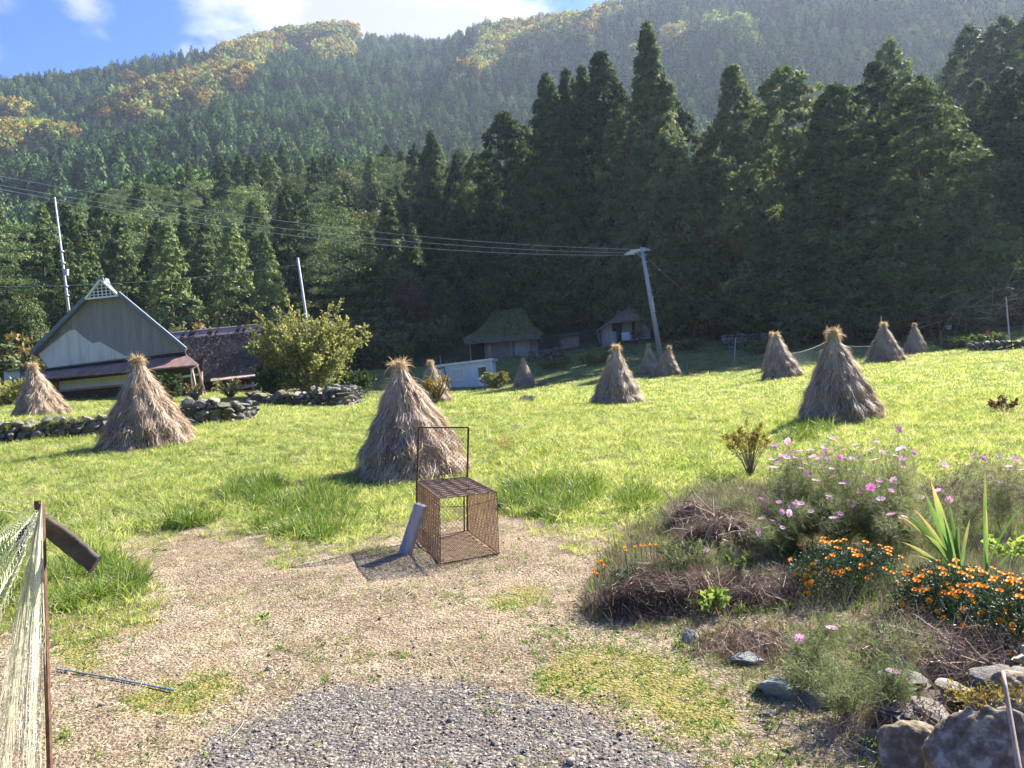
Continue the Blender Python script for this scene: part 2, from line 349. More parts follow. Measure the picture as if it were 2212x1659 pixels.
M['broad'] = foliage('broadleaf_foliage', [(0, (.04, .07, .025)), (.5, (.085, .13, .04)), (.85, (.15, .18, .05)), (1, (.22, .14, .05))], .32, rnd=.5)
M['reddish'] = foliage('reddish_foliage', [(0, (.07, .045, .03)), (.6, (.16, .09, .055)), (1, (.22, .14, .06))], .3, rnd=.4)
M['yellowtree'] = foliage('yellowing_foliage', [(0, (.08, .105, .04)), (.4, (.19, .22, .08)), (.75, (.38, .38, .12)), (1, (.50, .42, .15))], .35, rnd=.1)
M['bark'] = solid('bark', [(0, (.05, .035, .025)), (1, (.14, .105, .08))], 6, .9, .6, stretch=(1, 1, .2))
M['twig'] = solid('grey_twigs', [(0, (.10, .08, .06)), (1, (.28, .23, .18))], 9, .85, .3)
M['grass'] = foliage('grass_blades', [(0, (.10, .17, .04)), (.35, (.23, .325, .075)), (.75, (.39, .44, .13)), (1, (.54, .48, .25))], .5, rnd=.5, spec=.35, rough=.45)
M['tallgrass'] = foliage('tall_grass_blades', [(0, (.045, .10, .022)), (.55, (.11, .20, .035)), (.9, (.24, .31, .06)), (1, (.45, .38, .18))], .38, rnd=.3, spec=.4, rough=.4)
M['straw'] = foliage('straw', [(0, (.10, .065, .042)), (.3, (.29, .21, .14)), (.65, (.55, .43, .30)), (1, (.82, .69, .50))], .12, rnd=.05, spec=.3, rough=.5)
M['goldstraw'] = foliage('golden_straw', [(0, (.25, .175, .095)), (.5, (.52, .405, .24)), (1, (.80, .67, .44))], .3, rnd=.05, spec=.3, rough=.5)
M['drystraw'] = foliage('dry_litter', [(0, (.18, .13, .075)), (.5, (.41, .325, .205)), (1, (.72, .63, .45))], .1, rnd=.5)
M['stone'] = solid('fieldstone', [(0, (.05, .048, .04)), (.5, (.15, .14, .12)), (.8, (.34, .31, .26)), (1, (.17, .17, .06))], 9, .85, .9, tintmix=.3)
M['bluestone'] = solid('blue_green_stone', [(0, (.12, .13, .12)), (.6, (.25, .28, .26)), (1, (.50, .52, .48))], 14, .8, .7, tintmix=.2)
M['boulder'] = solid('lichened_boulder', [(0, (.055, .044, .026)), (.38, (.16, .125, .08)), (.54, (.26, .205, .14)), (.68, (.46, .39, .28)), (1, (.54, .46, .33))], 16, .9, 1.0, tintmix=.1, detail=10, bdist=.02, bscale=38)
M['pebble'] = foliage('pebbles', [(0, (.065, .058, .053)), (.35, (.14, .127, .117)), (.65, (.24, .215, .18)), (1, (.50, .43, .32))], 0, rnd=.5, rough=.8)
M['rust'] = solid('rusty_iron', [(0, (.05, .028, .02)), (.5, (.12, .065, .042)), (1, (.24, .14, .085))], 30, .85, .2)
M['rustmesh'] = solid('rusty_wire', [(0, (.14, .085, .05)), (.5, (.30, .20, .12)), (1, (.44, .33, .21))], 14, .7, .0)
M['plank'] = solid('weathered_plank', [(0, (.15, .135, .13)), (.5, (.34, .32, .33)), (1, (.50, .48, .49))], 14, .85, .4, stretch=(1, 1, .12), coord='Object')
M['darkwood'] = solid('dark_wood', [(0, (.025, .02, .016)), (.6, (.07, .055, .045)), (1, (.15, .12, .09))], 14, .7, .5, stretch=(.2, 1, 1))
M['greywood'] = solid('grey_boards', [(0, (.10, .09, .08)), (.5, (.22, .20, .18)), (1, (.40, .37, .33))], 5, .85, .3, stretch=(4, 4, .4))
M['greyplaster'] = solid('stained_plaster', [(0, (.16, .155, .15)), (.5, (.32, .32, .31)), (1, (.48, .48, .47))], 2.2, .9, .2, stretch=(1, 1, .3))
M['metalpole'] = solid('galvanised_pole', [(0, (.34, .36, .40)), (1, (.52, .54, .58))], 2, .45, .0, metal=.3)
M['wire'] = solid('wire_metal', [(0, (.34, .37, .42)), (1, (.5, .53, .58))], 2, .35, 0, metal=.4)
M['concrete'] = solid('concrete_pole', [(0, (.32, .33, .35)), (1, (.46, .47, .50))], 6, .8, .1)
M['white'] = solid('white_paint', [(0, (.62, .64, .66)), (1, (.80, .81, .82))], 2, .6, .0)
M['whitepanel'] = solid('pale_cladding', [(0, (.50, .56, .62)), (1, (.62, .68, .74))], 2, .5, 0)
M['plaster'] = solid('white_plaster', [(0, (.54, .56, .60)), (.5, (.70, .72, .75)), (1, (.80, .81, .83))], 1.5, .9, .1, stretch=(1, 1, .4))
M['rustroof'] = solid('rusty_roof_sheet', [(0, (.19, .12, .10)), (.5, (.33, .235, .205)), (1, (.52, .42, .38))], 3, .7, .0, stretch=(4, .5, .5))
M['glass'] = solid('dark_glass', [(0, (.03, .035, .04)), (1, (.06, .07, .08))], 2, .12, 0, spec=.6)
M['curtain'] = solid('curtain', [(0, (.50, .50, .48)), (1, (.66, .66, .62))], 2, .9, 0, stretch=(9, 1, .3))
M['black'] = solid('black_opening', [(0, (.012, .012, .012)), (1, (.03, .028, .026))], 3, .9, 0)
M['slate'] = solid('slate_trim', [(0, (.10, .12, .15)), (1, (.17, .20, .25))], 3, .5, 0)
M['thatch'] = solid('old_thatch', [(0, (.07, .06, .05)), (.5, (.19, .16, .135)), (.8, (.17, .15, .13)), (1, (.12, .14, .05))], 1.6, .95, .8, bscale=9, bdist=.12)
M['thatchfib'] = foliage('thatch_straws', [(0, (.03, .026, .022)), (.5, (.09, .075, .065)), (1, (.20, .175, .15))], .0, rnd=0)
M['mossroof'] = foliage('moss_on_thatch', [(0, (.07, .10, .03)), (.5, (.15, .21, .055)), (1, (.25, .28, .09))], .15, rnd=0)
M['net'] = solid('pale_net', [(0, (.62, .62, .46)), (1, (.82, .82, .66))], 3, .6, 0)
M['greennet'] = solid('green_net', [(0, (.10, .17, .14)), (1, (.18, .27, .22))], 3, .6, 0)
M['bluestick'] = None
M['pink'] = foliage('cosmos_petals', [(0, (.70, .14, .42)), (.45, (.80, .38, .68)), (1, (.90, .64, .84))], .45, rnd=.2, spec=.2)
M['yellow'] = solid('cosmos_centre', [(0, (.6, .38, .04)), (1, (.75, .55, .08))], 30, .8, 0)
M['cosmosleaf'] = foliage('cosmos_leaves', [(0, (.08, .13, .045)), (.6, (.21, .26, .11)), (1, (.38, .35, .20))], .3, rnd=.2)
M['mariflower'] = foliage('marigold_petals', [(0, (.40, .07, .01)), (.35, (.80, .30, .015)), (1, (.95, .56, .04))], .2, rnd=.2, spec=.15)
M['marileaf'] = foliage('marigold_leaves', [(0, (.018, .045, .02)), (.6, (.045, .09, .04)), (1, (.09, .14, .06))], .2, rnd=.1, spec=.3, rough=.5)
M['irisleaf'] = foliage('sword_leaves', [(0, (.06, .13, .04)), (.6, (.15, .26, .08)), (.85, (.36, .38, .13)), (1, (.58, .38, .14))], .35, rnd=.1, spec=.4, rough=.4)
M['weed'] = foliage('weed_leaves', [(0, (.06, .12, .03)), (.6, (.16, .26, .06)), (1, (.30, .38, .10))], .4, rnd=.3)
M['drytwig'] = foliage('withered_stems', [(0, (.06, .04, .03)), (.4, (.16, .11, .08)), (.75, (.33, .24, .17)), (1, (.55, .45, .33))], .08, rnd=.1)
M['olive'] = foliage('olive_leaves', [(0, (.10, .09, .025)), (.5, (.20, .17, .04)), (1, (.36, .30, .07))], .35, rnd=.1)

def ridged(name, stops, freq, scale=1.2, dirt=None, axis='X', bump=.6, rough=.55):
    """corrugated sheet: ribs along the wall, optional streaky rust"""
    m, t, o = newmat(name); c = t.nodes.new('ShaderNodeTexCoord')
    wv = t.nodes.new('ShaderNodeTexWave'); wv.wave_type = 'BANDS'; wv.bands_direction = axis; wv.inputs['Scale'].default_value = freq
    t.links.new(c.outputs['Object'], wv.inputs['Vector'])
    n = noise(t, scale, 5, .6, stretch=(2.4, 1, .25) if axis == 'X' else (1, 1, 1)); f = math_(t, 'MULTIPLY_ADD', n.outputs['Fac'], 2.0); f.node.inputs[2].default_value = -.5; f.node.use_clamp = True
    r = ramp(t, stops, f); p = t.nodes.new('ShaderNodeBsdfPrincipled'); p.inputs['Roughness'].default_value = rough; p.inputs['Specular IOR Level'].default_value = .35
    t.links.new(r.outputs[0], p.inputs['Base Color']); b = t.nodes.new('ShaderNodeBump'); b.inputs['Strength'].default_value = bump; b.inputs['Distance'].default_value = .03
    t.links.new(wv.outputs['Fac'], b.inputs['Height']); t.links.new(b.outputs[0], p.inputs['Normal']); t.links.new(p.outputs[0], o.inputs[0]); return m, t, p, r
M['gable'], gt, gp_, gr_ = ridged('corrugated_gable', [(0, (.19, .175, .18)), (.6, (.25, .235, .24)), (1, (.32, .30, .295))], 3.2)
M['gablelit'], _, _, _ = ridged('lit_corrugated_sheet', [(0, (.42, .42, .43)), (.45, (.58, .58, .58)), (.7, (.66, .65, .62)), (1, (.70, .56, .34))], 3.2)  # lighter gable sheet: sun glow put into the colour, plus yellowish streaks
M['skirt'], _, _, _ = ridged('rusty_corrugated_roof', [(0, (.16, .09, .075)), (.5, (.25, .15, .125)), (1, (.38, .27, .23))], 3.2)
M['cladding'], _, _, _ = ridged('corrugated_cladding', [(0, (.48, .54, .60)), (1, (.60, .66, .72))], 2.6, bump=.25)

# ---- ground material: bare earth / litter / gravel / moss / grass floor mixed by region weights carried on the vertices
def ground_material():
    m, t, o = newmat('field_ground')
    def noise_f(scale, detail=6, rough=.65): return noise(t, scale, detail, rough).outputs['Fac']
    def sharp(f, a, b):
        mr = t.nodes.new('ShaderNodeMapRange'); mr.inputs['From Min'].default_value = a; mr.inputs['From Max'].default_value = b; t.links.new(f, mr.inputs[0]); return mr.outputs[0]
    fine = noise_f(60, 5, .8); mid = noise_f(9, 5, .7); big = noise_f(1.3, 4)
    earth = ramp(t, [(0, (.11, .08, .05)), (.4, (.24, .18, .118)), (.65, (.39, .31, .205)), (1, (.56, .475, .335))], sharp(math_(t, 'ADD', math_(t, 'ADD', math_(t, 'MULTIPLY', fine, .45), math_(t, 'MULTIPLY', mid, .25)), math_(t, 'MULTIPLY', big, .3)), .34, .66))
    vor = t.nodes.new('ShaderNodeTexVoronoi'); vor.inputs['Scale'].default_value = 55; c = t.nodes.new('ShaderNodeTexCoord'); t.links.new(c.outputs['Object'], vor.inputs['Vector'])
    sep = t.nodes.new('ShaderNodeSeparateColor'); t.links.new(vor.outputs['Color'], sep.inputs[0])
    grav = ramp(t, [(0, (.08, .072, .066)), (.5, (.155, .14, .128)), (.85, (.24, .22, .19)), (1, (.38, .34, .28))], sep.outputs[0])
    moss = ramp(t, [(0, (.16, .11, .05)), (.45, (.24, .21, .06)), (1, (.34, .31, .09))], sharp(math_(t, 'ADD', math_(t, 'MULTIPLY', fine, .5), math_(t, 'MULTIPLY', mid, .5)), .3, .7))
    gra = ramp(t, [(0, (.08, .11, .03)), (.5, (.16, .22, .05)), (.8, (.25, .27, .09)), (1, (.32, .26, .14))], sharp(mid, .3, .75))
    def mixc(a, b, f):
        x = t.nodes.new('ShaderNodeMix'); x.data_type = 'RGBA'; t.links.new(f, x.inputs[0]); t.links.new(a, x.inputs[6]); t.links.new(b, x.inputs[7]); return x.outputs[2]
    def wgt(name, hard=.28):
        s = math_(t, 'ADD', attr(t, name), math_(t, 'MULTIPLY', math_(t, 'SUBTRACT', noise_f(5, 7, .8), .5), 3.0)); return sharp(s, .5 - hard, .5 + hard)
    col = mixc(earth.outputs[0], gra.outputs[0], math_(t, 'MULTIPLY', sharp(noise_f(3.0, 6, .8), .54, .70), .55))
    col = mixc(col, grav.outputs[0], wgt('gravel')); col = mixc(col, moss.outputs[0], wgt('moss')); col = mixc(col, gra.outputs[0], wgt('grass', .2))
    p = t.nodes.new('ShaderNodeBsdfPrincipled'); p.inputs['Roughness'].default_value = .95; p.inputs['Specular IOR Level'].default_value = .15; t.links.new(col, p.inputs['Base Color'])
    b = t.nodes.new('ShaderNodeBump'); b.inputs['Strength'].default_value = .9; b.inputs['Distance'].default_value = .02
    h = math_(t, 'ADD', math_(t, 'MULTIPLY', noise_f(38, 6, .8), 1.0), math_(t, 'MULTIPLY', math_(t, 'MULTIPLY', vor.outputs['Distance'], -1.2), 1.0)); t.links.new(h, b.inputs['Height']); t.links.new(b.outputs[0], p.inputs['Normal'])
    t.links.new(p.outputs[0], o.inputs[0]); return m
gb = MB(); gb.add(gv, grid_faces(*A.shape)); ground = gb.build('ground', ground_material(), smooth=True); tag(ground, kind='structure')
for nm, polys in (('grass', [FIELD, LIT]), ('moss', MOSS), ('gravel', [GRAVEL])):
    wv_ = np.zeros(A.shape)
    for pl in polys: wv_ = np.maximum(wv_, inpoly(GP[0], GP[1], pl) * 1.0)
    wv_[np.abs(A) > 1.2] = 1.0 if nm == 'grass' else 0
    if nm == 'grass': wv_ = np.where((RR > 28) & (wv_ < .5), .85, wv_)
    for _ in range(3 if nm == 'grass' else 14):
        wv_[1:-1, 1:-1] = (wv_[1:-1, 1:-1] * 2 + wv_[:-2, 1:-1] + wv_[2:, 1:-1] + wv_[1:-1, :-2] + wv_[1:-1, 2:]) / 6
    at = ground.data.attributes.new(nm, 'FLOAT', 'POINT'); at.data.foreach_set('value', wv_.astype(np.float32).ravel())

# hills
ah = np.concatenate([np.linspace(-180, -60, 30)[:-1], np.linspace(-60, 60, 260), np.linspace(60, 180, 30)[1:]]); ah = np.radians(ah)
rh = np.exp(np.linspace(math.log(73.5), math.log(1250), 150)); Ah, Rh = np.meshgrid(ah, rh); Xh = Rh * np.sin(Ah); Yh = Rh * np.cos(Ah); Zh = height(Xh, Yh) - np.where(Rh < 75, .3, 0)
hb = MB(); hb.add(np.stack([Xh, Yh, Zh], -1), grid_faces(*Ah.shape))
hills = hb.build('hills', solid('forest_floor', [(0, (.02, .024, .012)), (.5, (.045, .045, .022)), (1, (.07, .06, .03))], .15, 1, .3, bdist=.3), smooth=True); tag(hills, kind='structure')

# ------------------------------------------------------------------ scatter (for uncountable stuff only)
def scatter(name, pts, scl, rot, idx, protos, label, cat):
    c = bpy.data.collections.new(name + '_kinds')
    for o in protos: c.objects.link(o)
    me = bpy.data.meshes.new(name); me.vertices.add(len(pts)); me.vertices.foreach_set('co', np.asarray(pts, np.float32).ravel())
    a = me.attributes.new('scl', 'FLOAT_VECTOR', 'POINT'); a.data.foreach_set('vector', np.asarray(scl, np.float32).ravel())
    a = me.attributes.new('rot', 'FLOAT_VECTOR', 'POINT'); a.data.foreach_set('vector', np.asarray(rot, np.float32).ravel())
    a = me.attributes.new('idx', 'INT', 'POINT'); a.data.foreach_set('value', np.asarray(idx, np.int32))
    o = bpy.data.objects.new(name, me); COL.objects.link(o); tag(o, label, cat, kind='stuff')
    g = bpy.data.node_groups.new(name, 'GeometryNodeTree')
    g.interface.new_socket('Geometry', in_out='INPUT', socket_type='NodeSocketGeometry'); g.interface.new_socket('Geometry', in_out='OUTPUT', socket_type='NodeSocketGeometry')
    gi = g.nodes.new('NodeGroupInput'); go = g.nodes.new('NodeGroupOutput'); ci = g.nodes.new('GeometryNodeCollectionInfo'); ci.inputs['Collection'].default_value = c
    ci.inputs['Separate Children'].default_value = True; ci.inputs['Reset Children'].default_value = True
    ip = g.nodes.new('GeometryNodeInstanceOnPoints'); ip.inputs['Pick Instance'].default_value = True
    def na_(n, ty): x = g.nodes.new('GeometryNodeInputNamedAttribute'); x.data_type = ty; x.inputs['Name'].default_value = n; return x.outputs['Attribute']
    g.links.new(gi.outputs[0], ip.inputs['Points']); g.links.new(ci.outputs[0], ip.inputs['Instance'])
    g.links.new(na_('idx', 'INT'), ip.inputs['Instance Index']); g.links.new(na_('scl', 'FLOAT_VECTOR'), ip.inputs['Scale'])
    e2 = g.nodes.new('FunctionNodeEulerToRotation'); g.links.new(na_('rot', 'FLOAT_VECTOR'), e2.inputs[0]); g.links.new(e2.outputs[0], ip.inputs['Rotation'])
    g.links.new(ip.outputs[0], go.inputs[0]); md = o.modifiers.new('scatter', 'NODES'); md.node_group = g
    return o
def proto(mb, name, mat, smooth=False):
    me = mb.mesh(name, smooth); me.materials.append(mat); return bpy.data.objects.new(name, me)

# ------------------------------------------------------------------ tree kinds
def limbs(mb, H, r0, n, spread, start=.35, up=.4, lean=0):
    tube(mb, [(lean * t * H, 0, t * H * .97) for t in np.linspace(0, 1, 8)], r0 * (1 - .92 * np.linspace(0, 1, 8)), 7)
    for i in range(n):
        t = start + (1 - start) * (i + rng.random()) / n * .95; a = rng.uniform(0, 6.28); L = spread * (1 - (t - start) / (1 - start) * .7) * rng.uniform(.6, 1)
        b = np.array([lean * t * H, 0, t * H]); d = np.array([math.cos(a), math.sin(a), up])
        tube(mb, [b, b + d * L * .5, b + d * L + np.array([0, 0, -.05 * L])], [r0 * .35 * (1.1 - t), r0 * .2 * (1.1 - t), .01], 4, cap=False)
def clump_leaves(mb, c, rad, nl, L, w, outward, up=.2, droop=0, tint0=.5, tvar=.25, ctint=None):
    """c: (k,3) clump centres, rad: (k,3) radii"""
    k = len(c); o = nrm(rng.normal(size=(k, nl, 3))) * rng.random((k, nl, 1)) ** .25
    p = (c[:, None] + o * rad[:, None]).reshape(-1, 3)
    nv = nrm(o + outward[:, None] * .55 + np.array([0, 0, .15]) + rng.normal(size=(k, nl, 3)) * .30)
    d = outward[:, None] * .7 + np.array([0, 0, up * .6 - droop]) + rng.normal(size=(k, nl, 3)) * .7
    d = nrm(d - (d * nv).sum(-1, keepdims=True) * nv); sd_ = np.cross(nv, d).reshape(-1, 3); d = d.reshape(-1, 3)
    tt = (tint0 if ctint is None else ctint)
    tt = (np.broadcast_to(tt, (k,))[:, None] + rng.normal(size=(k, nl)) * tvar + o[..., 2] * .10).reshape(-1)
    n = len(p); leaves(mb, p, d, L * rng.uniform(.6, 1.3, n), w * rng.uniform(.7, 1.2, n), np.clip(tt, 0, 1), sd_)
def conifer_crown(H, R, k, nl, L, w, base=.06, power=.85, lump=.25, cs=.09):
    mb = MB(); t = base + (1 - base) * (1 - rng.random(k) ** .80)          # more clumps low down
    a = rng.uniform(0, 6.28, k)
    lum = 1 + lump * np.sin(a * 2 + t * 17 + rng.uniform(0, 6)) * .6 + lump * np.sin(a * 3 - t * 29) * .5
    tt = (t - base) / (1 - base)
    prof = np.minimum(1, ((1 - tt) * 1.25) ** power) * (.72 + .28 * np.minimum(1, tt * 5))
    r = R * prof * lum * rng.uniform(.35, 1, k) ** .5
    c = np.stack([r * np.cos(a), r * np.sin(a), H * t - r * .25], -1)
    out = np.stack([np.cos(a), np.sin(a), np.zeros(k)], -1)
    s = H * cs * (1 - .58 * tt) * rng.uniform(.55, 1.1, k)
    rad = np.stack([s * .8, s * .8, s * .55], -1) * .55
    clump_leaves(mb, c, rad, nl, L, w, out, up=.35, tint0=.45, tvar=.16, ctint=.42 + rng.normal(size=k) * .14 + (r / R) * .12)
    return mb
def pine_crown(H, R, k, nl, L, w, base=.4):
    mb = MB(); t = base + (1 - base) * rng.random(k) ** .8; a = rng.uniform(0, 6.28, k)
    tt = (t - base) / (1 - base); prof = np.sin(np.clip(.35 + tt * 2.5, 0, math.pi)) ** .6
    t = base + (1 - base) * (np.round(tt * 6) / 6 + rng.normal(size=k) * .02); r = R * prof * rng.uniform(.15, 1, k) ** .6
    c = np.stack([r * np.cos(a), r * np.sin(a), H * t], -1); s = R * .32 * rng.uniform(.6, 1.2, k)
    out = np.stack([np.cos(a), np.sin(a), np.zeros(k)], -1) * .4
    clump_leaves(mb, c, np.stack([s, s, s * .35], -1), nl, L, w, out, up=.9, tint0=.5, ctint=.5 + rng.normal(size=k) * .26); return mb
def round_crown(H, R, k, nl, L, w, base=.25, flat=1.0, tb=.5):
    mb = MB(); u = nrm(rng.normal(size=(k, 3))) * (rng.random((k, 1)) ** .35)
    u[:, 2] *= flat; lum = 1 + .22 * vnoise(u * 1.0, int(rng.integers(1e6)), 3.2)
    c = u * lum[:, None] * np.array([R, R, H * (1 - base) * .5]) + np.array([0, 0, H * (1 + base) * .5])
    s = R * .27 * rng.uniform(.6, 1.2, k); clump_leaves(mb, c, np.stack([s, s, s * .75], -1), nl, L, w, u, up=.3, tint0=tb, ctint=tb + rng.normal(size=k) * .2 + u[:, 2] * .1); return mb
KIND = {}
def kind(key, crown, trunk, cmat, tmat='bark'):
    a = crown.mesh('crown'); a.materials.append(M[cmat]); b = trunk.mesh('trunk', True); b.materials.append(M[tmat]); KIND.setdefault(key, []).append((a, b))
for i in range(6):                                                       # hero cedars, unit height 10
    H, R = 10, (1.55, 2.0, 2.5, 1.9, 2.7, 2.3)[i]
    tr = MB(); limbs(tr, H, .16, 14, R * .8, .1, .1)
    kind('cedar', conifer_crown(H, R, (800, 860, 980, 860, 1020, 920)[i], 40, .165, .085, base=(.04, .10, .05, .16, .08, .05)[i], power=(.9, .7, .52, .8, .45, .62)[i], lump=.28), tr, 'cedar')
for i in range(4):
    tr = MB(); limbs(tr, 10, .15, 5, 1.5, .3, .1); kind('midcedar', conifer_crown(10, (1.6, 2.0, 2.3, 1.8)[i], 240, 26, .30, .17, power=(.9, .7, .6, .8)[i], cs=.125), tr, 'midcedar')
for i in range(4):
    tr = MB(); limbs(tr, 10, .17, 12, 2.4, .35, .45, lean=(.03, -.04, .05, 0)[i]); kind('pine', pine_crown(10, (2.6, 3.0, 2.3, 2.7)[i], 90, 70, .25, .10, base=(.35, .3, .42, .25)[i]), tr, 'pine')
for i in range(3):
    tr = MB(); limbs(tr, 10, .14, 14, 2.0, .3, .4); kind('tallpine', conifer_crown(10, (2.0, 2.3, 2.1)[i], 760, 42, .16, .06, power=.6, lump=.4, base=.1), tr, 'pine')
for i in range(4):
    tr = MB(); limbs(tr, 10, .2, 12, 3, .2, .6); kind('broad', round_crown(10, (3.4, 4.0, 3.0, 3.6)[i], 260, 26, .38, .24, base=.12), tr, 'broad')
for i in range(2):
    tr = MB(); limbs(tr, 10, .15, 14, 3, .15, .7); kind('reddish', round_crown(10, 3.2, 150, 20, .34, .22, base=.2), tr, 'reddish')
for i in range(3):
    tr = MB(); limbs(tr, 10, .2, 8, 3, .2, .6); kind('autumn', round_crown(10, (4, 4.6, 4.2)[i], 160, 18, .7, .45, base=.15), tr, 'autumn')
def plant_tree(key, v, name, x, y, H, label, cat, group, wide=1.0, rz=None, z=None, sink=.0):
    cm, tm = KIND[key][v % len(KIND[key])]
    o = thing(name, (x, y, (G(x, y) if z is None else z) - sink), label, cat, group, rng.uniform(0, 6.28) if rz is None else rz, (H / 10 * wide, H / 10 * wide, H / 10))
    for nm, me in (('crown', cm), ('trunk', tm)):
        c = bpy.data.objects.new(nm, me); COL.objects.link(c); c.parent = o
    return o
def tree_top(key, v, name, px, py, rho, label, cat, group=None, wide=1.0, rz=None):
    a, e = polar(px, py, rho); x, y = rho * math.sin(a), rho * math.cos(a); zt = EYE + e * rho
    return plant_tree(key, v, name, x, y, max(zt - G(x, y), 1.5), label, cat, group, wide, rz)

# the tall cedars behind the field: (px, py of the tip, distance, kind variant, width, label)
CED = [(1396, 50, 78, 0, .95, 'tallest, slender cedar with a pointed spire behind the utility pole'),
 (1298, 113, 84, 1, 1.0, 'pointed cedar, tallest of the clump left of the spire cedar'),
 (1256, 150, 87, 3, .9, 'narrow cedar standing against the left side of the clump\'s tallest tree'),
 (1222, 152, 90, 1, .8, 'thin cedar tip second from the left in the clump of four'),
 (1178, 160, 86, 0, 1.1, 'leftmost cedar of the clump of four, edge touched with yellow'),
 (1087, 243, 90, 2, .9, 'broad dark cedar standing left of the clump of four'),
 (1135, 275, 94, 3, 1.0, 'dark cedar filling the gap left of the clump of four'),
 (1030, 330, 96, 4, .8, 'rounded dark cedar above the mossy thatched hut'),
 (930, 283, 112, 0, 1.1, 'lone brownish cedar tip rising above the slope left of centre'),
 (985, 335, 108, 3, 1.0, 'cedar with light green side branches beside the lone brownish one'),
 (1450, 215, 88, 2, .9, 'bushy cedar close behind the right side of the spire cedar'),
 (1345, 240, 80, 4, .8, 'wide dark cedar filling between the spire cedar and the clump'),
 (1582, 142, 82, 1, 1.0, 'pointed cedar standing alone midway between spire cedar and right group'),
 (1535, 270, 86, 2, .85, 'lower shaded cedar left of the lone midway cedar'),
 (1640, 235, 84, 3, .9, 'lower cedar right of the lone midway cedar'),
 (1692, 150, 74, 4, .85, 'broad pale-green cedar with sunlit left branches, left of the bare trunk'),
 (1760, 270, 76, 5, .9, 'cedar half hidden between the pale-green cedar and its right neighbour'),
 (1800, 185, 66, 1, 1.15, 'drooping dark cedar whose bare trunk shows above the stacks'),
 (1888, 135, 72, 5, .9, 'full rounded cedar behind the drooping dark cedar'),
 (1968, 170, 68, 4, .95, 'brownish rounded cedar with bright sunlit right edge'),
 (2050, 250, 84, 2, .9, 'dark cedar in the shade right of the brownish rounded one'),
 (2110, 180, 88, 3, 1.0, 'hazy cedar second from the right edge'),
 (2180, 150, 84, 1, 1.2, 'hazy cedar at the right edge of the photo'),
 (2260, 120, 80, 2, 1.1, 'cedar partly cut by the right edge of the photo'),
 (2090, 60, 118, 5, 1.0, 'pale sunlit cedar high on the right slope'),
 (2160, 40, 122, 4, 1.0, 'pale cedar topmost on the right slope'),
 (2230, 20, 124, 5, 1.1, 'pale cedar at the upper right corner')]
for i, (px, py, rho, v, wd, lb) in enumerate(CED):
    tree_top('tallpine' if rho > 115 else 'cedar', v, 'cedar_tree', px, py, rho, lb, 'cedar tree', 'tall cedars behind the field', wd * (1.3 if px > 1660 else 1.08), rz=i * 1.7)  # farthest cedars take the lighter pine foliage, sunlight put into their colour
for px, py, rho, v, lb in [(1920, 88, 92, 2, 'pale feathery pine lit from behind at the upper right'), (20, 545, 96, 1, 'light green pine at the left edge above the farmhouse stack'), (220, 560, 98, 2, 'light green conifer left of the farmhouse ridge')]:
    tree_top('tallpine', v, 'pine_tree', px, py, rho, lb, 'pine tree', None, .9)
BRO = [('broad', 1480, 430, 78, 1, 'broad shaded tree with drooping olive branches right of the utility pole'), ('broad', 1430, 570, 88, 2, 'low shaded tree behind the white walled shed'),
 ('reddish', 1180, 450, 90, 0, 'reddish-brown tree in shade above the thatched hut'), ('broad', 1060, 560, 88, 0, 'shaded green tree overhanging the mossy thatched hut'),
 ('broad', 1210, 570, 88, 3, 'spreading shaded tree between the thatched hut and the shed'), ('broad', 955, 610, 84, 2, 'olive shaded tree left of the thatched hut'),
 ('reddish', 880, 590, 84, 1, 'dull reddish tree left of the olive shaded tree'), ('broad', 1330, 590, 88, 0, 'dim tree touched with orange behind the shed roof'), ('reddish', 1010, 470, 96, 0, 'brownish tree between the cedars and the olive tree'),
 ('broad', 800, 560, 92, 1, 'dark tree in deep shade right of the middle pole'), ('broad', 1600, 560, 74, 2, 'dark low tree behind the paired stacks on the right'), ('broad', 40, 640, 84, 3, 'rounded sunlit tree behind the left utility pole')]
for k, px, py, rho, v, lb in BRO: tree_top(k, v, 'broadleaf_tree', px, py, rho, lb, 'tree', 'shaded trees at the forest foot', .9 if rho < 90 else 1)

# forest on the slopes
def sample_slope(n, r0, r1, a0=-40, a1=40, near_bias=2.0):
    u = rng.random(n); r = (r0 ** near_bias + u * (r1 ** near_bias - r0 ** near_bias)) ** (1 / near_bias); a = np.radians(rng.uniform(a0, a1, n)); return a, r
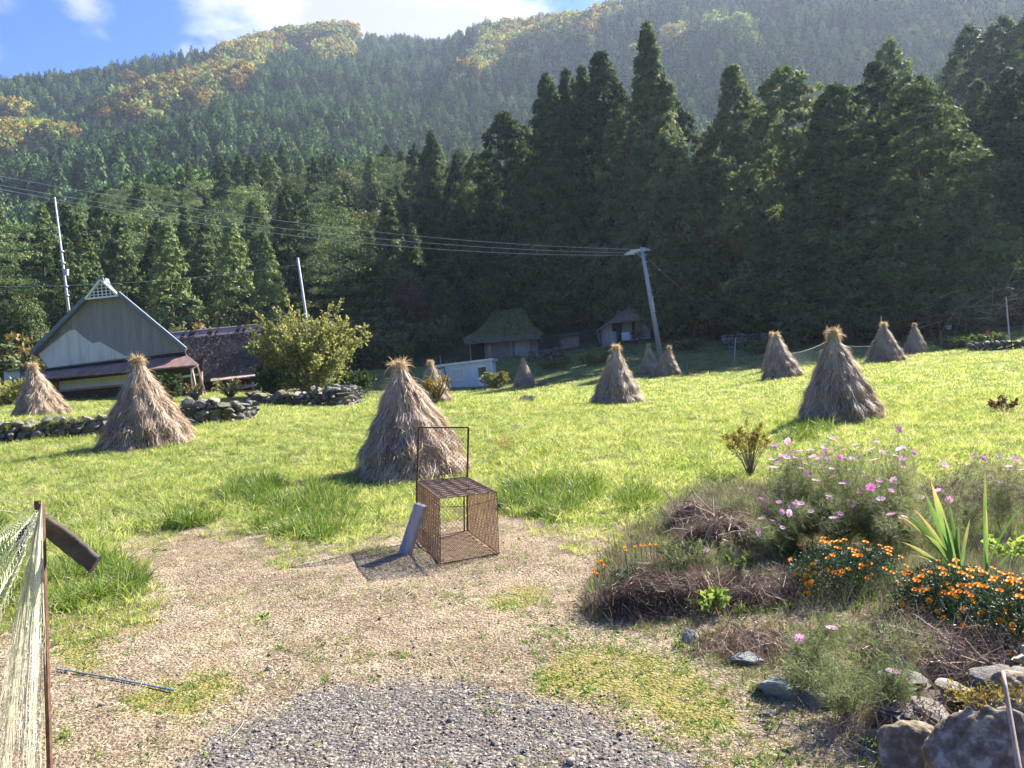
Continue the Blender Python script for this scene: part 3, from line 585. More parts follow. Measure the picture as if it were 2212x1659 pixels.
# individuals: the nearest rows on the left and middle slope
cnt = 0; placed = []
a, r = sample_slope(4000, 88, 215, -38, 36)
x = r * np.sin(a); y = r * np.cos(a); z = height(x, y); PX, PY = proj(np.stack([x, y, z + 8], -1))
order = np.argsort(r)
for i in order:
    if cnt >= 250: break
    if not (-80 < PX[i] < 2300): continue
    sp = 5.2 if r[i] < 120 else 7.5
    if any((x[i] - q[0]) ** 2 + (y[i] - q[1]) ** 2 < sp ** 2 for q in placed[-160:]): continue
    if PX[i] > 1050 and r[i] < 100: continue
    placed.append((x[i], y[i])); cnt += 1
    left = PX[i] < 900
    pine = left and rng.random() < (.34 if r[i] > 125 else .25)
    wood = (not pine) and rng.random() < .18
    if pine: plant_tree('pine', int(rng.integers(4)), 'pine_tree', x[i], y[i], rng.uniform(10, 14), 'light green pine with flat layered crown on the lower left slope', 'pine tree', 'pines on the lower slope', 1.15)
    elif wood: plant_tree('broad', int(rng.integers(4)), 'broadleaf_tree', x[i], y[i], rng.uniform(8, 11), 'rounded broadleaf tree among the conifers of the lower slope', 'tree', 'broadleaf trees on the lower slope')
    else: plant_tree('midcedar', int(rng.integers(4)), 'cedar_tree', x[i], y[i], rng.uniform(10.5, 16) if left else rng.uniform(14, 20), 'dark cedar packed among others on the lower slope', 'cedar tree', 'cedars on the lower slope', 1.1)
rmax = np.max(np.hypot(*np.array(placed).T)) if placed else 200

def far_cone(H, R, n, power):
    mb = MB(); t = 1 - rng.random(n) ** .6; t = t * .93 + .07; a = rng.uniform(0, 6.28, n); lum = 1 + .16 * np.sin(a * 3 + t * 14 + rng.uniform(0, 6)) + .12 * np.sin(a * 5 - t * 21); r = R * np.minimum(1, (1 - t) * 1.35) ** power * lum
    out = np.stack([np.cos(a), np.sin(a), np.full(n, .35)], -1); nv = nrm(out + rng.normal(size=(n, 3)) * .28); d = np.array([0, 0, -1.0]) + out * .7 + rng.normal(size=(n, 3)) * .3; d = nrm(d - (d * nv).sum(-1, keepdims=True) * nv)
    p = np.stack([r * np.cos(a) * .85, r * np.sin(a) * .85, H * t], -1); leaves(mb, p, d, (1.5 - t * .7) * rng.uniform(.7, 1.1, n), (.85 - .45 * t), np.clip(.45 + rng.normal(size=n) * .2, 0, 1), np.cross(nv, d))
    return mb
protos = []
for i in range(5): protos.append(proto(far_cone(10, (1.7, 2.0, 1.8, 2.3, 2.1)[i], 340, (.95, .8, .85, .65, .9)[i]), 'far_conifer', M['cedar_far']))
def forest(r0, r1, n, hmin, hmax, name, lab, keep=None):
    a, r = sample_slope(n, r0, r1, -42, 44, 1.6); x = r * np.sin(a); y = r * np.cos(a); z = height(x, y)
    px, py = proj(np.stack([x, y, z], -1)); m = np.ones(n, bool) if keep is None else keep(px, py, r)
    x, y, z = x[m], y[m], z[m]; k = len(x); h = (hmin + (hmax - hmin) * rng.beta(2, 2, k) * (1 + .5 * vnoise(np.stack([x, y, 0 * x], -1), 77, .03))) / 10 * np.where(rng.random(k) < .12, .6, 1)
    scatter(name, np.stack([x, y, z - .3], -1), np.stack([h * 1.1, h * 1.1, h], -1), np.stack([rng.normal(size=k) * .02, rng.normal(size=k) * .02, rng.uniform(0, 6.28, k)], -1), rng.integers(0, 5, k), protos, lab, 'forest')
AUT = [[(700, 70), (820, 85), (760, 105), (640, 120), (560, 150), (540, 200), (440, 255), (330, 285), (230, 310), (240, 280), (330, 235), (420, 190), (520, 125), (620, 85)],
       [(690, 130), (760, 125), (770, 150), (700, 155)], [(1000, 190), (1060, 110), (1180, 60), (1300, 20), (1360, 45), (1250, 95), (1180, 130), (1080, 160), (1000, 215)], [(-50, 345), (60, 325), (160, 330), (130, 350), (60, 360), (-60, 400)],
       [(1440, 120), (1480, 110), (1500, 130), (1460, 145)], [(1370, 150), (1400, 145), (1400, 165), (1370, 170)], [(960, 65), (990, 60), (990, 75), (960, 75)], [(-60, 260), (30, 262), (50, 290), (-40, 300)], [(1560, 100), (1600, 95), (1610, 112), (1570, 118)]]
def in_aut(px, py):
    m = np.zeros(px.shape, bool)
    j = np.stack([px, py, 0 * px], -1); nx = px + 14 * vnoise(j, 21, .03); ny = py + 9 * vnoise(j, 22, .04)
    for pl in AUT: m |= inpoly(nx, ny + 12, pl)
    return m
def in_aut_soft(px, py): return (in_aut(px, py) | in_aut(px, py - 14)) & (rng.random(len(px)) < .82)
forest(rmax * .93, 420, 3600, 12, 19, 'conifer_forest', 'dense dark green conifer plantation covering the lower and middle mountain slopes', lambda px, py, r: ~in_aut_soft(px, py))
forest(400, 980, 15500, 11, 17, 'conifer_forest', 'blue green conifer forest covering the far mountain up to its ridge', lambda px, py, r: ~in_aut_soft(px, py))
aprotos = []
for i in range(4): aprotos.append(proto(round_crown(10, (4.2, 4.8, 4.5, 5)[i], 60, 9, 1.4, .9, base=0, tb=(.35, .5, .7, .9)[i]), 'autumn_crown', M['autumn']))
a, r = sample_slope(60000, 230, 980, -42, 44, 1.6); x = r * np.sin(a); y = r * np.cos(a); z = height(x, y); px, py = proj(np.stack([x, y, z], -1)); m = (in_aut(px, py) & (rng.random(len(px)) < .85)) | ((rng.random(len(px)) < .02) & in_aut(px + 30 * rng.normal(size=len(px)), py + 22 * rng.normal(size=len(px))))
x, y, z, px = x[m], y[m], z[m], px[m]; k = len(x); h = rng.uniform(11, 17, k) / 10
ai = np.where(px > 950, rng.choice(4, k, p=[.1, .2, .4, .3]), rng.choice(4, k, p=[.3, .4, .2, .1]))
scatter('autumn_woodland', np.stack([x, y, z], -1), np.stack([h, h, h], -1), np.stack([0 * x, 0 * x, rng.uniform(0, 6.28, k)], -1), ai, aprotos, 'orange and yellow autumn woodland along the mountain spurs', 'woodland')

# undergrowth at the forest foot
up = [proto(round_crown(2, 1.3, 60, 18, .28, .16, base=0), 'bushy_undergrowth', M['broad']) for _ in range(3)]
n = 1500; a = np.radians(rng.uniform(-42, 44, n)); r = rng.uniform(76, 100, n); r = np.where((a > -.08) & (a < .30), r + 14, r); x = r * np.sin(a); y = r * np.cos(a)
px, py = proj(np.stack([x, y, height(x, y)], -1))
s = rng.uniform(.7, 1.8, n); s = np.where((px > 950) & (px < 1480) & (r < 80), s * .4, s)
scatter('undergrowth', np.stack([x, y, height(x, y) - .1], -1), np.stack([s, s, s * rng.uniform(.6, 1.3, n)], -1), np.stack([0 * x, 0 * x, rng.uniform(0, 6.28, n)], -1), rng.integers(0, 3, n), up, 'tangled dark undergrowth along the foot of the forest', 'undergrowth')

# ------------------------------------------------------------------ haze: one closed box of thin even air
hz, hh = 1350, float(max(Zh.max(), 40)) + 22
hv = [(-hz, -hz, -30), (hz, -hz, -30), (hz, hz, -30), (-hz, hz, -30), (-hz, -hz, hh), (hz, -hz, hh), (hz, hz, hh), (-hz, hz, hh)]
hb_ = MB(); hb_.add(hv, [[0, 3, 2, 1], [4, 5, 6, 7], [0, 1, 5, 4], [1, 2, 6, 5], [2, 3, 7, 6], [3, 0, 4, 7]])
hm, ht, ho = newmat('haze'); pv = ht.nodes.new('ShaderNodeVolumePrincipled'); pv.inputs['Color'].default_value = (.64, .79, 1, 1); pv.inputs['Density'].default_value = .00017; pv.inputs['Anisotropy'].default_value = .4
ht.links.new(pv.outputs[0], ho.inputs['Volume'])
haze = hb_.build('haze', hm); tag(haze, 'thin pale haze filling the valley', 'haze', kind='stuff')

# ------------------------------------------------------------------ grass and litter
def jitter_rot(n, tilt=.15): return np.stack([rng.normal(size=n) * tilt, rng.normal(size=n) * tilt, rng.uniform(0, 6.28, n)], -1)
def tuft(n, rad, L, w, mat, name, spread=.5, droop=.5, segs=4, t0=.5, tv=.25, taper=.15):
    mb = MB(); a = rng.uniform(0, 6.28, n); r = rad * rng.random(n) ** .6
    b = np.stack([r * np.cos(a), r * np.sin(a), np.full(n, -.01)], -1)
    az = a + rng.normal(size=n) * .8; tl = spread * rng.random(n)
    d = np.stack([np.cos(az) * tl, np.sin(az) * tl, np.ones(n)], -1); d = nrm(d); LL = L * rng.uniform(.45, 1.15, n)
    t = np.linspace(0, 1, segs)[None, :, None]
    hd = np.stack([np.cos(az), np.sin(az), np.zeros(n)], -1)
    Pp = b[:, None] + d[:, None] * LL[:, None, None] * t + (hd[:, None] * .55 - np.array([0, 0, .75])) * (LL * droop * rng.uniform(.2, 1, n))[:, None, None] * t ** 2
    tint = np.clip(t0 + rng.normal(size=n) * tv, 0, 1); path_ribbons(mb, Pp, w * rng.uniform(.6, 1.2, n), None, tint, taper)
    return proto(mb, name, mat)
gp = [tuft(34, .13, .105 + .02 * i, .0075, M['grass'], 'short_grass_tuft', .9, .7) for i in range(4)] + [tuft(30, .10, .21, .008, M['grass'], 'long_grass_tuft', .6, .8)] + [tuft(26, .12, .11, .005, M['drystraw'], 'dry_grass_tuft', 1.3, .7)]
gpf = [tuft(22, .26, .17, .020, M['grass'], 'far_grass_tuft', .8, .6, 3) for i in range(3)]
def sample_view(n, r0, r1, bias=1.0, a0=-39, a1=40):
    u = rng.random(n); r = (r0 ** bias + u * (r1 ** bias - r0 ** bias)) ** (1 / bias); a = np.radians(rng.uniform(a0, a1, n)); x = r * np.sin(a); y = r * np.cos(a)
    z = height(x, y); px, py = proj(np.stack([x, y, z], -1)); return x, y, z, px, py, r
def field_mask(x, y, px, py, wob=26):
    j = np.stack([x, y, 0 * x], -1); return inpoly(px + wob * vnoise(j, 31, 2.6), py + wob * .5 * vnoise(j, 32, 3.1), FIELD)
x, y, z, px, py, r = sample_view(42000, 4.5, 24, 1.25); m = field_mask(x, y, px, py); patch = vnoise(np.stack([x, y, 0 * x], -1), 33, .9)
x, y, z, r, patch = x[m], y[m], z[m], r[m], patch[m]; k = len(x)
s = rng.uniform(.55, 1.15, k) * (1 + .28 * patch); idx = np.where((rng.random(k) < .12) & (patch > -.1), 4, rng.integers(0, 4, k)); idx = np.where(rng.random(k) < np.clip(.10 + .35 * vnoise(np.stack([x, y, 0 * x], -1), 35, 1.4), .02, .5), 5, idx)
scatter('field_grass', np.stack([x, y, z], -1), np.stack([s, s, s * rng.uniform(.7, 1.25, k)], -1), jitter_rot(k), idx, gp, 'bright yellow green grass of the field, nearer part', 'grass')
x, y, z, px, py, r = sample_view(46000, 22, 74, 1.3); m = field_mask(x, y, px, py) | inpoly(px, py, LIT); x, y, z, r = x[m], y[m], z[m], r[m]; k = len(x); s = rng.uniform(.5, 1.2, k) * (1 + .3 * vnoise(np.stack([x, y, 0 * x], -1), 34, .6))
scatter('distant_field_grass', np.stack([x, y, z], -1), np.stack([s, s, s * .85], -1), jitter_rot(k), rng.integers(0, 3, k), gpf, 'bright yellow green grass of the field, farther part', 'grass')
dull = [tuft(22, .28, .26, .020, foliage('shaded_terrace_grass', [(0, (.05, .07, .025)), (.5, (.13, .13, .05)), (1, (.28, .22, .12))], .3, rnd=.5), 'terrace_grass_tuft', .9, .6, 3)]  # terrace copy of the grass, shade put into its duller colour
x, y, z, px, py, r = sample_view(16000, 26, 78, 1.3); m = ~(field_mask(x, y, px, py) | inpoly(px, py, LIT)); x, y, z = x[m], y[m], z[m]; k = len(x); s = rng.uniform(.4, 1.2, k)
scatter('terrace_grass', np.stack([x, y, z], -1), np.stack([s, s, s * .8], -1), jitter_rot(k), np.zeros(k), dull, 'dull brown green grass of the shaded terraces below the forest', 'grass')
x, y, z, px, py, r = sample_view(26000, 4.2, 12, 1.2); j = np.stack([x, y, 0 * x], -1); m = ~field_mask(x, y, px, py) & inpoly(px + 70 * vnoise(j, 36, 1.9), py - 38 + 40 * vnoise(j, 37, 2.4), FIELD) & (rng.random(len(x)) < .34); x, y, z = x[m], y[m], z[m]; k = len(x); s = rng.uniform(.25, .8, k)
scatter('edge_grass', np.stack([x, y, z], -1), np.stack([s, s, s], -1), jitter_rot(k), rng.choice(6, k, p=[.2, .2, .2, .15, .05, .2]), gp, 'sparse short grass thinning out onto the bare path', 'grass')
# grass and moss spilling over the terrace wall
xx = np.concatenate([np.interp(rng.random(420), [0, 1], [WLx[1], WLx[-1]])]); yy = np.interp(xx, WLx, WLy) + rng.uniform(-.22, .5, 420); k = 420; s = rng.uniform(.6, 1.3, k)
scatter('wall_top_grass', np.stack([xx, yy, height(xx, yy) + np.where(rng.random(k) < .5, .42, .05) * (yy < np.interp(xx, WLx, WLy) + .2)], -1), np.stack([s, s, s], -1), jitter_rot(k, .4), rng.choice(6, k, p=[.2, .2, .15, .1, .1, .25]), gp, 'grass and dead stems hanging over the terrace wall', 'grass')
# taller, darker rank grass along the edge of the bare ground
EDGE = [[(345, 1140), (390, 1090), (455, 1105), (450, 1142)], [(480, 1098), (500, 1050), (610, 1050), (600, 1098)], [(545, 1155), (600, 1100), (680, 1062), (765, 1080), (775, 1130), (700, 1175)], [(1085, 1100), (1110, 1055), (1285, 1050), (1300, 1105), (1180, 1130)], [(1330, 1075), (1400, 1060), (1420, 1095), (1350, 1110)],
        [(90, 1250), (200, 1200), (300, 1250), (310, 1310), (200, 1335), (60, 1330)], [(-300, 1150), (-20, 1130), (40, 1200), (40, 1330), (-300, 1330)], [(1690, 940), (1790, 900), (1800, 935), (1700, 960)], [(470, 870), (560, 860), (540, 900), (470, 905)]]
tg = [tuft(42, .10, .33, .0085, M['tallgrass'], 'rank_grass_tuft', .55, .75, 5) for i in range(3)]
x, y, z, px, py, r = sample_view(60000, 4.5, 20, 1.2); m = np.zeros(len(x), bool); j = np.stack([x, y, 0 * x], -1); qx, qy = px + 20 * vnoise(j, 41, 3), py + 12 * vnoise(j, 42, 4)
for pl in EDGE: m |= inpoly(qx, qy, pl)
m &= rng.random(len(x)) < np.clip(.42 + .6 * vnoise(j, 43, 2.2), 0, 1); x, y, z, r = x[m], y[m], z[m], r[m]; k = len(x); s = rng.uniform(.45, 1.05, k) * np.clip(r / 9, .75, 1.1)
scatter('rank_grass', np.stack([x, y, z], -1), np.stack([s, s, s * rng.uniform(.8, 1.2, k)], -1), jitter_rot(k), rng.integers(0, 3, k), tg, 'long deep green grass clumps along the edge of the bare ground', 'grass')

# pebbles, chaff and small weeds on the bare ground
pb = []
for i in range(5):
    b = MB(); rock(b, (0, 0, .2), (1, .8, .55), seed=50 + i, level=1, rough=.2, tint=(.15, .35, .55, .75, 1)[i]); pb.append(proto(b, 'pebble', M['pebble'], True))
def in_any(px, py, polys):
    m = np.zeros(len(px), bool)
    for pl in polys: m |= inpoly(px, py, pl)
    return m
x, y, z, px, py, r = sample_view(52000, 2.2, 8.0, 1.1); j = np.stack([x, y, 0 * x], -1); gm = inpoly(px + 110 * vnoise(j, 51, 3) + 30 * rng.normal(size=len(px)), py + 70 * vnoise(j, 52, 3.4) + 22 * rng.normal(size=len(px)), GRAVEL) & (rng.random(len(px)) < .9); fm = field_mask(x, y, px, py); mm = in_any(px, py, MOSS); bd = in_any(px, py, [BED])
keep = (~fm) & (rng.random(len(x)) < np.where(gm, 1, np.where(mm, .06, np.where(bd, .10, .26 + .2 * vnoise(j, 53, 3)))))
x, y, z, gm = x[keep], y[keep], z[keep], gm[keep]; k = len(x); s = np.where(gm, .0048, .0046) * np.exp(rng.normal(size=k) * .42) * 1.15
idx = np.where(gm, rng.choice(5, k, p=[.2, .28, .24, .18, .10]), rng.choice(5, k, p=[.06, .14, .25, .3, .25]))
scatter('gravel', np.stack([x, y, z], -1), np.stack([s, s, s], -1), jitter_rot(k, .3), idx, pb, 'loose grey and tan pebbles strewn over the bare ground', 'gravel')
lt = []
for i in range(5):
    b = MB(); n = 14; c = rng.normal(size=(n, 3)) * np.array([.03, .03, .002]); a = rng.uniform(0, 6.28, n); L = rng.uniform(.007, .032, n) * (1, 1, 1, 1.6, 2.2)[i]; t = np.linspace(-.5, .5, 4)[None, :, None]
    d = np.stack([np.cos(a), np.sin(a), rng.normal(size=n) * .12], -1); kx = np.stack([-np.sin(a), np.cos(a), 0 * a], -1) * (rng.normal(size=n) * .25)[:, None]
    Pp = c[:, None] + d[:, None] * L[:, None, None] * t + kx[:, None] * L[:, None, None] * t ** 2 + np.array([0, 0, .004]); path_ribbons(b, Pp, rng.uniform(.001, .0026, n), None, rng.random(n), .5); lt.append(proto(b, 'chaff', M['drystraw']))
x, y, z, px, py, r = sample_view(36000, 2.2, 10.5, 1.15); j = np.stack([x, y, 0 * x], -1); gm = inpoly(px, py, GRAVEL); fm = field_mask(x, y, px, py, 60)
keep = (rng.random(len(x)) < np.where(gm, .22, np.where(fm, .25, np.where(in_any(px, py, MOSS), .35, .95)))); x, y, z = x[keep], y[keep], z[keep]; k = len(x); s = rng.uniform(.6, 1.3, k)
scatter('straw_litter', np.stack([x, y, z], -1), np.stack([s, s, s], -1), jitter_rot(k, .08), rng.choice(5, k, p=[.3, .3, .25, .1, .05]), lt, 'dry straw chaff and dead stems littering the bare ground', 'litter')
wd = [tuft(16, .035, .035, .008, M['weed'], 'small_weed', 1.8, .4, 3, .55, .25) for _ in range(3)] + [tuft(26, .05, .035, .0035, M['olive'], 'moss_sprig', 1.2, .3, 3, .5, .3)] * 1
mg = tuft(26, .05, .03, .004, foliage('moss_sprigs', [(0, (.17, .11, .05)), (.5, (.27, .23, .07)), (1, (.36, .30, .13))], .3, rnd=.4), 'moss_sprig', 1.3, .3, 3, .5, .3)
wd[3] = mg
x, y, z, px, py, r = sample_view(46000, 2.0, 10, 1.15); j = np.stack([x, y, 0 * x], -1); ms = in_any(px + 25 * vnoise(j, 61, 4), py + 15 * vnoise(j, 62, 5), MOSS); right = (px > 1150) & (py > 1350); gm = inpoly(px, py, GRAVEL); fm = field_mask(x, y, px, py)
nn = vnoise(j, 63, 2.4) + .6 * vnoise(j, 64, 7); keep = (~fm) & (rng.random(len(x)) < np.where(ms, .5, np.where(gm, .02, np.where(right, .5 + .35 * nn, np.clip(.10 + .35 * nn, .015, .5)))))
x, y, z, ms, right = x[keep], y[keep], z[keep], ms[keep], right[keep]; k = len(x); s = rng.uniform(.5, 1.2, k)
idx = np.where(ms, 3, np.where(right, np.where(rng.random(k) < .6, 3, rng.integers(0, 3, k)), np.where(rng.random(k) < .45, 3, rng.integers(0, 3, k))))
scatter('moss_and_weeds', np.stack([x, y, z], -1), np.stack([s, s, s], -1), jitter_rot(k, .2), idx, wd, 'patches of moss and tiny weeds on the bare ground', 'ground cover')

bf = [tuft(26, .06, .16, .003, M['cosmosleaf'], 'bed_sprig', .7, .5, 4, .5, .3), tuft(22, .07, .14, .0035, M['drytwig'], 'dry_bed_stems', 1.2, .6, 4, .55, .3), tuft(16, .05, .09, .012, M['weed'], 'bed_weed', 1.2, .5, 3, .4, .25), tuft(20, .06, .20, .004, M['drytwig'], 'dry_bed_stems', .6, .6, 4, .7, .25)]
x, y, z, px, py, r = sample_view(30000, 2.6, 9.5, 1.15, 2, 44); j = np.stack([x, y, 0 * x], -1); m = inpoly(px + 20 * vnoise(j, 71, 4), py + 14 * vnoise(j, 72, 5), BED) & (rng.random(len(x)) < np.clip(.55 + .6 * vnoise(j, 73, 2.2), .12, 1)); nv_ = vnoise(j, 74, 1.6)[m]; x, y, z, px, py = x[m], y[m], z[m], px[m], py[m]; k = len(x)
idx = np.where(rng.random(k) < np.where(px < 1680, .22, .5) + .35 * nv_, rng.choice(4, k, p=[.70, .1, .15, .05]), rng.choice(4, k, p=[.1, .5, .1, .3])); s = rng.uniform(.4, 1.1, k) * np.where(py > 1330, .6, np.where(py < 1150, 1.15, .9))
scatter('bed_undergrowth', np.stack([x, y, z], -1), np.stack([s, s, s], -1), jitter_rot(k, .25), idx, bf, 'low green and dry undergrowth covering the flower bed', 'ground cover')

# ------------------------------------------------------------------ straw stacks
PR = np.array([(0, 1.0), (.1, .93), (.25, .78), (.42, .585), (.58, .395), (.72, .24), (.82, .15), (.885, .09), (.94, .10), (1.0, .05)])
def rp(t): return np.interp(t, PR[:, 0], PR[:, 1])
def stack_parts(H, R, n, seed, rope='ring', tuftn=360, w=.009, tuftspread=1.0, lumpy=.09):
    global rng; keep = rng; rng = np.random.default_rng(seed)
    ph = rng.uniform(0, 6.28, 4)
    def rad(t, a): return R * rp(t) * (1 + lumpy * .5 * np.sin(2 * a + ph[0] + t * 3) + lumpy * .4 * np.sin(5 * a + ph[1] + 6 * t) + .06 * np.sin(11 * a + ph[2] + 9 * t) + .05 * np.sin(t * 30 + ph[3]))
    body = MB(); ts = np.linspace(0, .97, 22); aa_ = np.linspace(0, 2 * math.pi, 28, endpoint=False)
    T, A_ = np.meshgrid(ts, aa_, indexing='ij'); q = rad(T, A_) * .90
    V = np.stack([q * np.cos(A_), q * np.sin(A_), T * H], -1).reshape(-1, 3); i = np.arange(21)[:, None] * 28; jj = np.arange(28)[None]; j2 = (jj + 1) % 28
    body.add(V, np.stack([i + jj, i + j2, i + 28 + j2, i + 28 + jj], -1).reshape(-1, 4), .12)
    t0 = rng.random(n) ** 1.25 * .87 + .04; a0 = rng.uniform(0, 6.28, n); ell = rng.uniform(.10, .36, n)
    tier = np.array([.86, .62, .40]); on = rng.random(n) < .45; t0 = np.where(on, tier[rng.integers(0, 3, n)] + rng.normal(size=n) * .02, t0)
    K = 5; s = np.linspace(0, 1, K)[None]; t = np.clip(t0[:, None] - ell[:, None] * s, -.012, 1); a = a0[:, None] + (rng.normal(size=n) * .16)[:, None] * s + (rng.normal(size=n) * .25)[:, None] * s ** 2
    off = (rng.random(n) * .03 + .002)[:, None] + (np.abs(rng.normal(size=n)) * .06)[:, None] * s ** 2 + rng.normal(size=(n, K)) * .006
    q = rad(t, a) * .93 + off; Pp = np.stack([q * np.cos(a), q * np.sin(a), t * H], -1)
    hgt = np.clip(t0, 0, 1); tint = np.clip(.40 + .20 * hgt + rng.normal(size=n) * .24 + .12 * np.sin(a0 * 3 + t0 * 9) - .12 * (off[:, -1] < .02), 0, 1)
    sd_ = nrm(np.stack([-np.sin(a0), np.cos(a0), rng.normal(size=n) * .35], -1) + rng.normal(size=(n, 3)) * .25); path_ribbons(body, Pp, w * rng.uniform(.5, 1.3, n), sd_, tint, .4)
    m = n // 5; a0 = rng.uniform(0, 6.28, m); t0 = rng.random(m) * .85; q = rad(t0, a0); b = np.stack([q * np.cos(a0), q * np.sin(a0), t0 * H], -1)      # stray stalks standing out
    d = np.stack([np.cos(a0), np.sin(a0), rng.uniform(-1.8, .5, m)], -1) + rng.normal(size=(m, 3)) * .5; L = rng.uniform(.06, .22, m) * (H / 1.95); s3 = np.linspace(0, 1, 4)[None, :, None]
    path_ribbons(body, b[:, None] + nrm(d)[:, None] * L[:, None, None] * s3 - np.array([0, 0, 1]) * (L[:, None, None] * .45) * s3 ** 2, w * .7, None, np.clip(.68 + rng.normal(size=m) * .2, 0, 1), .3)
    tf_ = MB(); n2 = tuftn * 2; a0 = rng.uniform(0, 6.28, n2); t0 = rng.uniform(.64, .89, n2); L = rng.uniform(.10, .24, n2) * H; q = rad(t0, a0) * .9
    s = np.linspace(0, 1, 5)[None]; rr_ = q[:, None] * (1 - .35 * s) + .01; P1 = np.stack([rr_ * np.cos(a0)[:, None], rr_ * np.sin(a0)[:, None], t0[:, None] * H + L[:, None] * s * .55], -1)
    P1 += rng.normal(size=(n2, 5, 3)) * .010
    path_ribbons(tf_, P1, w * rng.uniform(.6, 1.2, n2), None, np.clip(.5 + rng.normal(size=n2) * .22, 0, 1), .5)
    n3 = tuftn; a0 = rng.uniform(0, 6.28, n3); L = rng.uniform(.06, .16, n3) * H * tuftspread; b = np.stack([.04 * np.cos(a0), .04 * np.sin(a0), rng.uniform(.89, .94, n3) * H], -1) * np.array([R / .9, R / .9, 1]); curl = rng.uniform(.1, 1.25, n3)
    d = nrm(np.stack([np.cos(a0) * .75, np.sin(a0) * .75, rng.uniform(.5, 2.4, n3)], -1)); s3 = np.linspace(0, 1, 6)[None, :, None]
    P2 = b[:, None] + d[:, None] * L[:, None, None] * s3 - np.array([0, 0, 1]) * (L * curl)[:, None, None] * s3 ** 2.2 + rng.normal(size=(n3, 6, 3)) * .003
    path_ribbons(tf_, P2, w * .8, None, np.clip(.62 + rng.normal(size=n3) * .22, 0, 1), .3)
    rb = MB()
    def ring(t, r_=.007, tilt=0, fr=1.0):
        aa2 = np.linspace(0, 6.283 * fr, 40); tt = t + tilt * np.cos(aa2 + 2.2); q = rad(tt, aa2) * .97 + .028; tube(rb, np.stack([q * np.cos(aa2), q * np.sin(aa2), tt * H], -1), r_, 5, .6)
    ring(.885, .010)
    if rope == 'slant': ring(.66, .009, .055)
    elif rope == 'ring': ring(.62, .006, .01)
    rng = keep; return body, tf_, rb
M['rope'] = solid('straw_rope', [(0, (.20, .17, .14)), (1, (.42, .37, .30))], 30, .9, .3)
SK = {}
def make_stack(px, py, Y, Hpx, key, label, leanx=0., leany=0., rz=0., n=6500, rope='ring', Rk=.47, wide=1., loc_base=None, **kw):
    b = P(px, py, Y); x, y = b[0], b[1]; z = G(x, y) - .02; H = Hpx / FPX * Y * 1.0
    if key not in SK:
        bo, tu, ro = stack_parts(2.0, 2.0 * Rk, n, len(SK) + 100, rope, **kw); r_ = []
        for nm, q, mt in (('straw_skirt', bo, M['straw']), ('straw_tuft', tu, M['goldstraw']), ('binding_rope', ro, M['rope'])):
            me = q.mesh(nm, False); me.materials.append(mt); r_.append((nm, me))
        SK[key] = r_
    o = thing('straw_stack', (x, y, z), label, 'straw stack', 'conical straw stacks in the field', rz, (H / 2 * wide, H / 2 * wide, H / 2))
    o.rotation_euler = (leany, leanx, rz)
    for nm, me in SK[key]:
        c = bpy.data.objects.new(nm, me); COL.objects.link(c); c.parent = o
    return o
make_stack(893, 1032, 12.8, 256, 'A', 'large straw stack with a slanting rope, directly behind the rusty cage', leanx=-.06, n=9500, rope='slant', Rk=.50, w=.0105)
make_stack(1815, 912, 15.6, 206, 'B', 'tall straw stack with a bushy head behind the pink flowers', leanx=-.02, n=8000, Rk=.44, tuftspread=.95, w=.0105)
make_stack(318, 966, 17, 198, 'C', 'straw stack with a golden neck beside the dry stone wall, in front of the farmhouse', leanx=-.03, n=7500, Rk=.49, w=.012)
make_stack(1333, 875, 25, 130, 'D', 'straw stack alone in mid field left of the utility pole', leanx=.05, n=5500, Rk=.43, w=.014)
make_stack(90, 886, 24, 142, 'E', 'leftmost straw stack, on the terrace above the stone wall', leanx=-.08, n=5500, Rk=.44, w=.014, tuftn=420)
make_stack(1690, 817, 32, 102, 'D', 'straw stack with a left-bent tip, left neighbour of the bushy-headed stack', leanx=.10, rz=2.1, wide=1.0)
make_stack(1672, 805, 38, 88, 'E', 'shaded straw stack half hidden behind its paler neighbour', leanx=0, rz=4.1, wide=.7)
make_stack(1912, 784, 37, 88, 'D', 'straw stack with seed heads sticking out, second from the right', leanx=-.05, leany=.03, rz=3.4, wide=1.04)
make_stack(1978, 766, 45, 69, 'B', 'rightmost straw stack, slim with a shaggy tip', leanx=.06, rz=.8, wide=.9)
make_stack(1404, 808, 47, 64, 'E', 'small distant straw stack left of the utility pole base', leanx=.04, rz=1.2, wide=.85)
make_stack(1440, 817, 44, 67, 'C', 'small distant straw stack leaning left at the foot of the utility pole', leanx=-.16, rz=2.6, wide=.95)
make_stack(936, 868, 23, 98, 'B', 'straw stack mostly hidden behind the large roped one, beside the white cabin', leanx=0, rz=3.6, wide=1.0)
make_stack(1134, 833, 52, 60, 'E', 'dim straw stack in shade below the mossy thatched hut', leanx=0, rz=.3, wide=.95)

